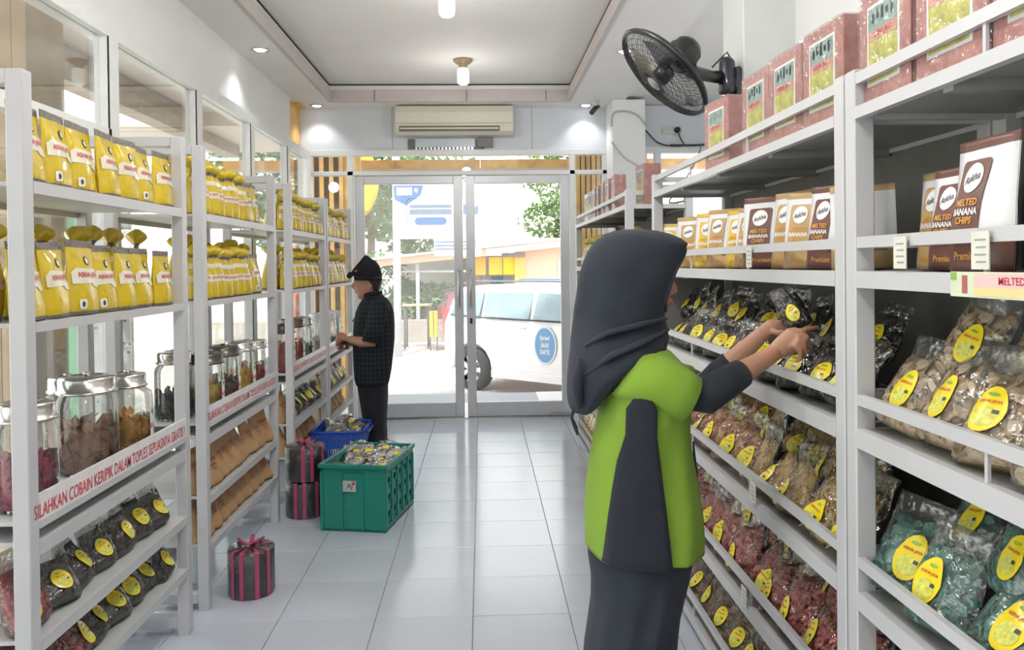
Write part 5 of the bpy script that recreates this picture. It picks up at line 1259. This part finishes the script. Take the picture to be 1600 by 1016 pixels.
# signboard on a pole
s = empty('signboard', (-1.05, 15.6, GZ), 0, 'white outdoor signboard with blue print on a grey pole', 'sign')
m = MB(); m.tube([(-.62, .05, 0), (-.62, .05, 4.2)], .075, 12); m.build('sign_pole', mat('pale_grey_pole', (.55, .58, .62), .4), s)
m = MB(); m.cbox(-.68, 1.05, -.02, .04, 2.32, 3.42, .005); m.cbox(.12, 1.05, -.03, .03, 1.98, 2.34, .005); m.build('sign_board', mat('white_sign_panel', (.78, .80, .82), .4), s)
blu = mat('sign_blue', (.04, .13, .32), .5); gry = mat('sign_grey_blue', (.12, .17, .27), .5)
def flat(nm, mt, polys):
    m = MB()
    for p in polys: m.add([(x, -.036, z) for x, z in p], [tuple(range(len(p)))])
    return m.build(nm, mt, s)
flat('sign_emblem', blu, [[(-.66, 3.37), (-.08, 3.37), (-.14, 3.18), (-.42, 2.98), (-.64, 3.1)]])
m = MB(); m.add([(x, -.038, z) for x, z in ((-.6, 3.33), (-.3, 3.33), (-.3, 3.18), (-.6, 3.18))], [(3, 2, 1, 0)]); put_text(m, 'EJ', .09, lambda a, b: (a-.22, -.04, b+3.27)); m.build('emblem_letters', whitep, s)
def frame_lines(x0, x1, z0, z1, t=.012): 
    out = rrect((x0+x1)/2, (z0+z1)/2, x1-x0, z1-z0, .1, 4); inn = rrect((x0+x1)/2, (z0+z1)/2, x1-x0-2*t, z1-z0-2*t, .09, 4); k = len(out); m = MB()
    m.add([(x, -.036, z) for x, z in out+inn], [(i, (i+1) % k, k+(i+1) % k, k+i) for i in range(k)]); m.build('sign_frame_line', gry, s)
frame_lines(-.42, .55, 2.52, 3.12); frame_lines(.62, 1.04, 2.52, 3.12)
flat('sign_text_bar', gry, [[(-.35, 2.93), (.47, 2.93), (.47, 2.99), (-.35, 2.99)], [(-.35, 2.80), (.47, 2.80), (.47, 2.90), (-.35, 2.90)], [(.7, 2.80), (1.0, 2.80), (1.0, 2.99), (.7, 2.99)]])
flat('sign_pill', blu, [rrect(.06, 2.67, .62, .15, .07, 4)]); flat('sign_small_bar', gry, [[(.14, 2.24), (.95, 2.24), (.95, 2.27), (.14, 2.27)], [(.14, 2.17), (.95, 2.17), (.95, 2.20), (.14, 2.20)], [(.14, 2.10), (.8, 2.10), (.8, 2.13), (.14, 2.13)]])
m = MB()
put_text(m, 'INFORMASI LAYANAN', .035, lambda a, b: (a+.05, -.04, b+2.85)); put_text(m, 'HUBUNGI KAMI', .03, lambda a, b: (a+.05, -.04, b+2.69)); m = None
# utility pole, bin and yellow banner flag
m = MB(); m.tube([(1.12, 22, GZ), (1.12, 22, 4.9)], .06, 8); m.tube([(.95, 22, 4.1), (1.35, 22, 4.1)], .04, 6); tag(m.build('utility_pole', mat('grey_pole', (.3, .3, .3), .6)), 'thin grey utility pole standing beyond the canopy', 'pole')
m = MB(); pts = [(-1.62+.30*math.sin(PI*t)**.8, 10.2, .9+2.0*t) for t in [k/10 for k in range(11)]]
r = empty('banner_flag', (-1.55, 10.3, -.34), 0, 'yellow feather banner flag just outside the glass door', 'flag')
m = MB(); m.tube([(0, 0, 0), (0, 0, 3.5)], .012, 6); m.build('flag_pole', chrome, r)
m = MB(); vs = []
for k in range(13):
    t = k/12; vs += [(0.01, 0, 2.45+1.0*t), (.01+.22*math.sin(PI*min(1, t+.05))**.7, .03*math.sin(t*6), 2.45+1.0*t)]
m.add(vs, [(2*i, 2*i+1, 2*i+3, 2*i+2) for i in range(12)], 0, True); solid(m.build('flag_cloth', mat('yellow_cloth', (.85, .68, .03), .7), r), .003)
# golden slat screens on the porch
def slats(x0, x1, y, z0, z1, w_, gap, label):
    r = empty('slat_screen', ((x0+x1)/2, y, 0), 0, label, 'screen'); x = x0; c = (x0+x1)/2
    while x < x1:
        m = MB(); m.box(x-c, x+w_-c, -.03, .03, z0, z1); m.build('slat', wood_y, r); x += w_+gap
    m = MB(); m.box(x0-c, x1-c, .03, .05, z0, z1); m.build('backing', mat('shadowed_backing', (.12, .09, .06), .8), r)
slats(-2.05, -1.52, 8.6, 0, 2.75, .045, .06, 'golden timber slat screen outside by the farthest rack')
slats(1.02, 1.75, 8.45, 0, 2.75, .042, .014, 'golden close-set slat screen outside beside the far pillar')
r = empty('timber_screen', (-1.42, 8.62, 0), 0, 'plain golden timber door panel with white handle outside', 'panel'); m = MB(); m.cbox(-.1, .12, -.03, .03, 0, 2.75, .004); m.build('panel_board', wood_y, r)
m = MB(); m.tube([(.0, -.03, 1.12), (.0, -.08, 1.14), (.0, -.08, 1.34), (.0, -.03, 1.36)], .012, 8); m.build('panel_handle', whitep, r)
r = empty('globe_lamp', (-1.55, 8.4, 2.8), 0, 'round lit globe lamp before the golden slats', 'lamp'); m = MB(); m.ball((0, 0, -.51), .055, 14); m.build('lamp_globe', mat('lit_globe', (1, .97, .9), .3, emit=3), r); m = MB(); m.tube([(0, 0, 0), (0, 0, -.46)], .004, 6); m.build('lamp_cord', black_pl, r)
m = MB(); m.box(-1.13, -.03, -.01, .01, 0, 1); 
# white car
def car(name, col, loc, rz, label, L=4.3, sticker=False, seed=0):
    r = empty(name, loc, rz, label, 'car'); paint = mat('car_paint_'+name+str(seed), col, .2, var=.01, coat=.8)
    # side profile, nose towards +x
    xx = lambda x: x if x > -1.62 else -1.62+(x+1.62)*.45
    zz = lambda z: z if z < 1.03 else 1.03+(z-1.03)*.76
    out = [(-2.08, .35), (-2.14, .62), (-2.12, .95), (-2.02, 1.12), (-1.88, 1.42), (-1.72, 1.60), (-1.2, 1.66), (-.2, 1.66), (.45, 1.60), (.75, 1.48), (1.22, 1.10), (1.75, .98), (2.05, .82), (2.14, .55), (2.10, .32)]
    hw = lambda z: .84 if z < 1.0 else .84-.19*((z-1.0)/.52)
    bot = [(2.1, .25)]
    for cx in (1.32, -1.30): bot += [(cx+.37*math.cos(a), .30+.37*math.sin(a)) for a in [PI*k/8 for k in range(9)]]
    bot += [(-2.08, .25)]
    poly = [(xx(x), zz(z)) for x, z in out]+[(xx(x), z) for x, z in bot]
    n = len(poly); vs = [(x, -hw(z), z) for x, z in poly]+[(x, hw(z), z) for x, z in poly]
    m = MB(); m.add(vs, [tuple(range(n)), tuple(range(2*n-1, n-1, -1))]+[(i, n+i, n+(i+1) % n, (i+1) % n) for i in range(n)])
    o = m.build('car_body', paint, r, fix=True); bv = o.modifiers.new('b', 'BEVEL'); bv.width = .05; bv.segments = 3; bv.limit_method = 'ANGLE'; bv.angle_limit = .6
    glass = mat('car_glass', (.20, .30, .33), .06, var=.15, scale=3, spec=.8)
    for s in (-1, 1):
        for k, pts in enumerate(([(-1.92, 1.10), (-1.72, 1.48), (-1.15, 1.52), (-1.15, 1.08)], [(-1.07, 1.08), (-1.07, 1.52), (-.25, 1.53), (-.25, 1.06)], [(-.17, 1.06), (-.17, 1.53), (.38, 1.50), (.92, 1.12), (.92, 1.05)])):
            q = [(xx(x)+(.04 if x < -1.6 else 0), s*(hw(zz(z))+.006), zz(z)) for x, z in pts]; m = MB(); m.add(q+[(x, y-s*.02, z) for x, y, z in q], [tuple(range(len(q))), tuple(range(2*len(q)-1, len(q)-1, -1))]+[(i, len(q)+i, len(q)+(i+1) % len(q), (i+1) % len(q)) for i in range(len(q))]); m.build('side_window', glass, r, fix=True)
        m = MB(); m.box(-1.11-.035, -1.11+.035, s*.69-.012, s*.69+.012, 1.06, 1.54); m.box(-.24, -.18, s*.70-.012, s*.70+.012, 1.05, 1.55); 
        m = MB(); m.tube([(-1.72, s*(hw(1.1)+.008), 1.07), (-1.2, s*(hw(1.05)+.008), 1.05), (.95, s*(hw(1.03)+.008), 1.03)], .011, 6); m.build('window_trim', black_pl, r)
        m = MB(); m.cbox(-.9, .92, s*.845-.015, s*.845+.015, .22, .33, .004); m.build('side_sill', paint, r)
        m = MB(); m.ball((.86, s*.86, 1.13), .1, 12, sc_=(.8, 1, .75)); m.build('side_mirror', paint, r)
        m = MB(); m.tube([(-1.7, s*.60, 1.51), (-1.5, s*.60, 1.56), (.1, s*.60, 1.56), (.3, s*.60, 1.51)], .014, 6); m.build('roof_rail', mat('dark_blue_grey', (.1, .14, .2), .3), r)
        for hx in (-.35, -1.25): m = MB(); m.tube([(hx-.1, s*.85, .93), (hx-.08, s*.875, .935), (hx+.06, s*.875, .935), (hx+.08, s*.85, .93)], .012, 6); m.build('car_door_handle', paint, r)
        m = MB(); m.box(-1.86, -1.78, s*.7-.1, s*.7+.1, .8, 1.15); m.build('tail_light', mat('tail_red', (.5, .03, .03), .2), r)
    m = MB(); m.add([(-1.91, -.62, 1.16), (-1.91, .62, 1.16), (-1.76, .55, 1.52), (-1.76, -.55, 1.52), ], [(0, 1, 2, 3)]); 
    m = MB(); m.add([(-1.82, -.62, 1.12), (-1.82, .62, 1.12), (-1.71, .55, 1.38), (-1.71, -.55, 1.38), (-1.78, -.62, 1.12), (-1.78, .62, 1.12), (-1.67, .55, 1.38), (-1.67, -.55, 1.38)], [(0, 1, 2, 3), (7, 6, 5, 4), (0, 4, 5, 1), (2, 6, 7, 3)]); m.build('rear_window', glass, r)
    m = MB(); m.add([(1.26, -.66, 1.11), (1.26, .66, 1.11), (.79, .58, 1.38), (.79, -.58, 1.38), (1.24, -.66, 1.11), (1.24, .66, 1.11), (.77, .58, 1.38), (.77, -.58, 1.38)], [(0, 3, 2, 1), (4, 5, 6, 7), (0, 1, 5, 4), (2, 3, 7, 6)]); m.build('windscreen', glass, r)
    m = MB(); m.box(-1.87, -1.855, -.24, .24, .55, .68); m.build('number_plate', mat('plate_pale', (.7, .7, .68), .4), r)
    RX = Euler((PI/2, 0, 0)).to_matrix()
    for cx in (1.32, -1.30):
        for s in (-1, 1):
            w_ = MB(); w_.lathe([(.19, -.085), (.27, -.09), (.305, -.07), (.31, 0), (.305, .07), (.27, .09), (.19, .085)], 28, at=(cx, s*.76, .30), axis=RX, cap=False); wo = w_.build('wheel', mat('tyre_rubber', (.025, .025, .028), .8), r)
            q = MB(); q.lathe([(.20, .0), (.20, -.075 if s < 0 else .075), (.185, -.085 if s < 0 else .085), (.17, -.03 if s < 0 else .03), (.001, -.03 if s < 0 else .03)], 28, at=(cx, s*.76, .30), axis=RX, cap=False)
            for k in range(7):
                a = 2*PI*k/7; d = Vector((math.cos(a), 0, math.sin(a))); c = Vector((cx, s*.845, .30)); sd = Vector((-d.z, 0, d.x))
                q.add([c+d*.03-sd*.022, c+d*.03+sd*.022, c+d*.185+sd*.034, c+d*.185-sd*.034]+[c+Vector((0, -s*.03, 0))+v for v in (d*.03-sd*.022, d*.03+sd*.022, d*.185+sd*.034, d*.185-sd*.034)], [(0, 1, 2, 3), (7, 6, 5, 4), (0, 4, 5, 1), (1, 5, 6, 2), (2, 6, 7, 3), (3, 7, 4, 0)])
            q.lathe([(.045, 0), (.045, .09 if s > 0 else -.09), (.001, .095 if s > 0 else -.095)], 12, at=(cx, s*.76, .30), axis=RX); q.build('wheel_rim', mat('alloy_rim', (.62, .63, .65), .3, metal=.4), wo)
    if sticker:
        m = MB(); y = -.852; cx, cz = .05, .72; k = 28
        m.add([(cx+.19*math.cos(2*PI*i/k), y, cz+.255*math.sin(2*PI*i/k)) for i in range(k)], [tuple(range(k))], 0); m.add([(cx+.165*math.cos(2*PI*i/k), y-.002, cz+.23*math.sin(2*PI*i/k)) for i in range(k)], [tuple(range(k))], 1)
        put_text(m, 'Syriad', .075, lambda a, b: (cx+a, y-.004, cz+b+.09), 2, .03, .85); put_text(m, 'SAVE', .06, lambda a, b: (cx+a, y-.004, cz+b-.0), 2, .03, .75); put_text(m, 'DATE', .06, lambda a, b: (cx+a, y-.004, cz+b-.09), 2, .03, .75)
        m.build('door_sticker', [mat('pale_blue_ring', (.6, .72, .82), .4), mat('sticker_blue', (.10, .30, .55), .4), whitep], r)
    return r
car('car', (.80, .80, .81), (1.357, 11.06, GZ), math.radians(-42), 'white people carrier with blue round sticker outside the doors', sticker=True)
rc = car('car', (.45, .03, .05), (.62, 17.0, GZ), math.radians(8), 'red car parked by the canopy building, mostly behind the door stile', seed=2); rc.scale = (.82, .82, .82)
# tables and chairs by the wall
dk = mat('dark_grey_furniture', (.12, .13, .14), .5)
def table(x, y, label, w_=.5, d_=.5, h_=.72, mt=dk, top=None):
    r = empty('cafe_table', (x, y, GZ), 0, label, 'table'); m = MB(); m.cbox(-w_, w_, -d_, d_, h_-.03, h_, .006); m.build('tabletop', top or mt, r)
    for sx in (-1, 1):
        for sy in (-1, 1): m = MB(); m.tube([(sx*(w_-.05), sy*(d_-.05), 0), (sx*(w_-.05), sy*(d_-.05), h_-.03)], .02, 6); m.build('leg', mt, r)
def chair(x, y, rz, label):
    r = empty('cafe_chair', (x, y, GZ), rz, label, 'chair', 'cafe chairs outside'); m = MB(); m.cbox(-.2, .2, -.2, .2, .43, .46, .005); m.build('seat', dk, r)
    m = MB(); m.cbox(-.2, .2, .18, .21, .60, .85, .005); m.build('backrest', dk, r)
    for sx in (-1, 1):
        m = MB(); m.tube([(sx*.18, -.18, 0), (sx*.18, -.18, .44)], .015, 6); m.build('leg', dk, r); m = MB(); m.tube([(sx*.18, .19, 0), (sx*.18, .19, .85)], .015, 6); m.build('leg', dk, r)
table(-2.25, 17.4, 'dark cafe table with pale top in front of the low wall', .45, .4, top=mat('pale_tabletop', (.5, .47, .42), .5))
table(-1.42, 17.3, 'taller cafe table beside the yellow stand', .3, .3, .95, top=mat('tan_tabletop', (.55, .42, .25), .5))
chair(-3.0, 17.2, 1.6, 'dark cafe chair at the outer end of the tables'); chair(-1.9, 16.5, 3.1, 'dark cafe chair between the two tables')
r = empty('yellow_stand', (-1.02, 16.6, GZ), 0, 'yellow display stand beside the red car', 'stand'); m = MB(); m.cbox(-.085, .085, -.08, .08, .30, .84, .005); m.build('stand_panel', mat('vivid_yellow_board', (.85, .60, .02), .5), r); m = MB(); m.box(-.008, .008, -.084, -.08, .30, .84); m.build('stand_seam', dark_m, r)
for sx in (-1, 1): m = MB(); m.tube([(sx*.07, 0, 0), (sx*.07, 0, .31)], .012, 6); m.build('leg', dk, r)
# left side outside
r = empty('timber_post', (-2.32, 4.0, GZ), 0, 'brown timber-clad post outside the glass wall', 'post')
for k in range(5): m = MB(); m.box(-.30, .30, -.3+.122*k, -.3+.122*k+.118, 0, 3.2) if False else m.box(-.17+.07*k, -.17+.07*k+.066, -.17, .17, 0, 3.24); m.build('timber_plank', mat('brown_plank', (.42, .30, .17), .6, var=.2, scale=6), r)
r = empty('poster_stand', (-2.5, 5.05, GZ), math.radians(20), 'green and white printed poster stand outside the second window', 'poster')
m = MB(); m.box(-.28, .28, -.01, .01, .5, 2.15); m.build('poster_sheet', mat('poster_white', (.72, .76, .74), .5), r); m = MB(); m.box(-.28, -.04, -.014, -.01, .5, 2.15); m.build('poster_band', mat('poster_green', (.22, .52, .30), .5), r)
for sx in (-1, 1): m = MB(); m.tube([(sx*.27, 0, 0), (sx*.27, 0, 2.17)], .012, 6); m.build('poster_pole', chrome, r)
m = MB()
R = random.Random(3)
for k in range(40):
    x, z = R.uniform(0, .25), R.uniform(.6, 2.1); m.box(x, x+.015, -.013, -.01, z, z+.012)
m.build('poster_dots', gry, r)
# sources that were never placed
for pr in list(YB)+list(YT)+[q for v in CB.values() for q in v]+KB+list(PO.values())+[GB]+SB:
    if not pr.used:
        for c, gs in pr.kids:
            for g in gs: bpy.data.objects.remove(g)
            bpy.data.objects.remove(c)
        bpy.data.objects.remove(pr.root)
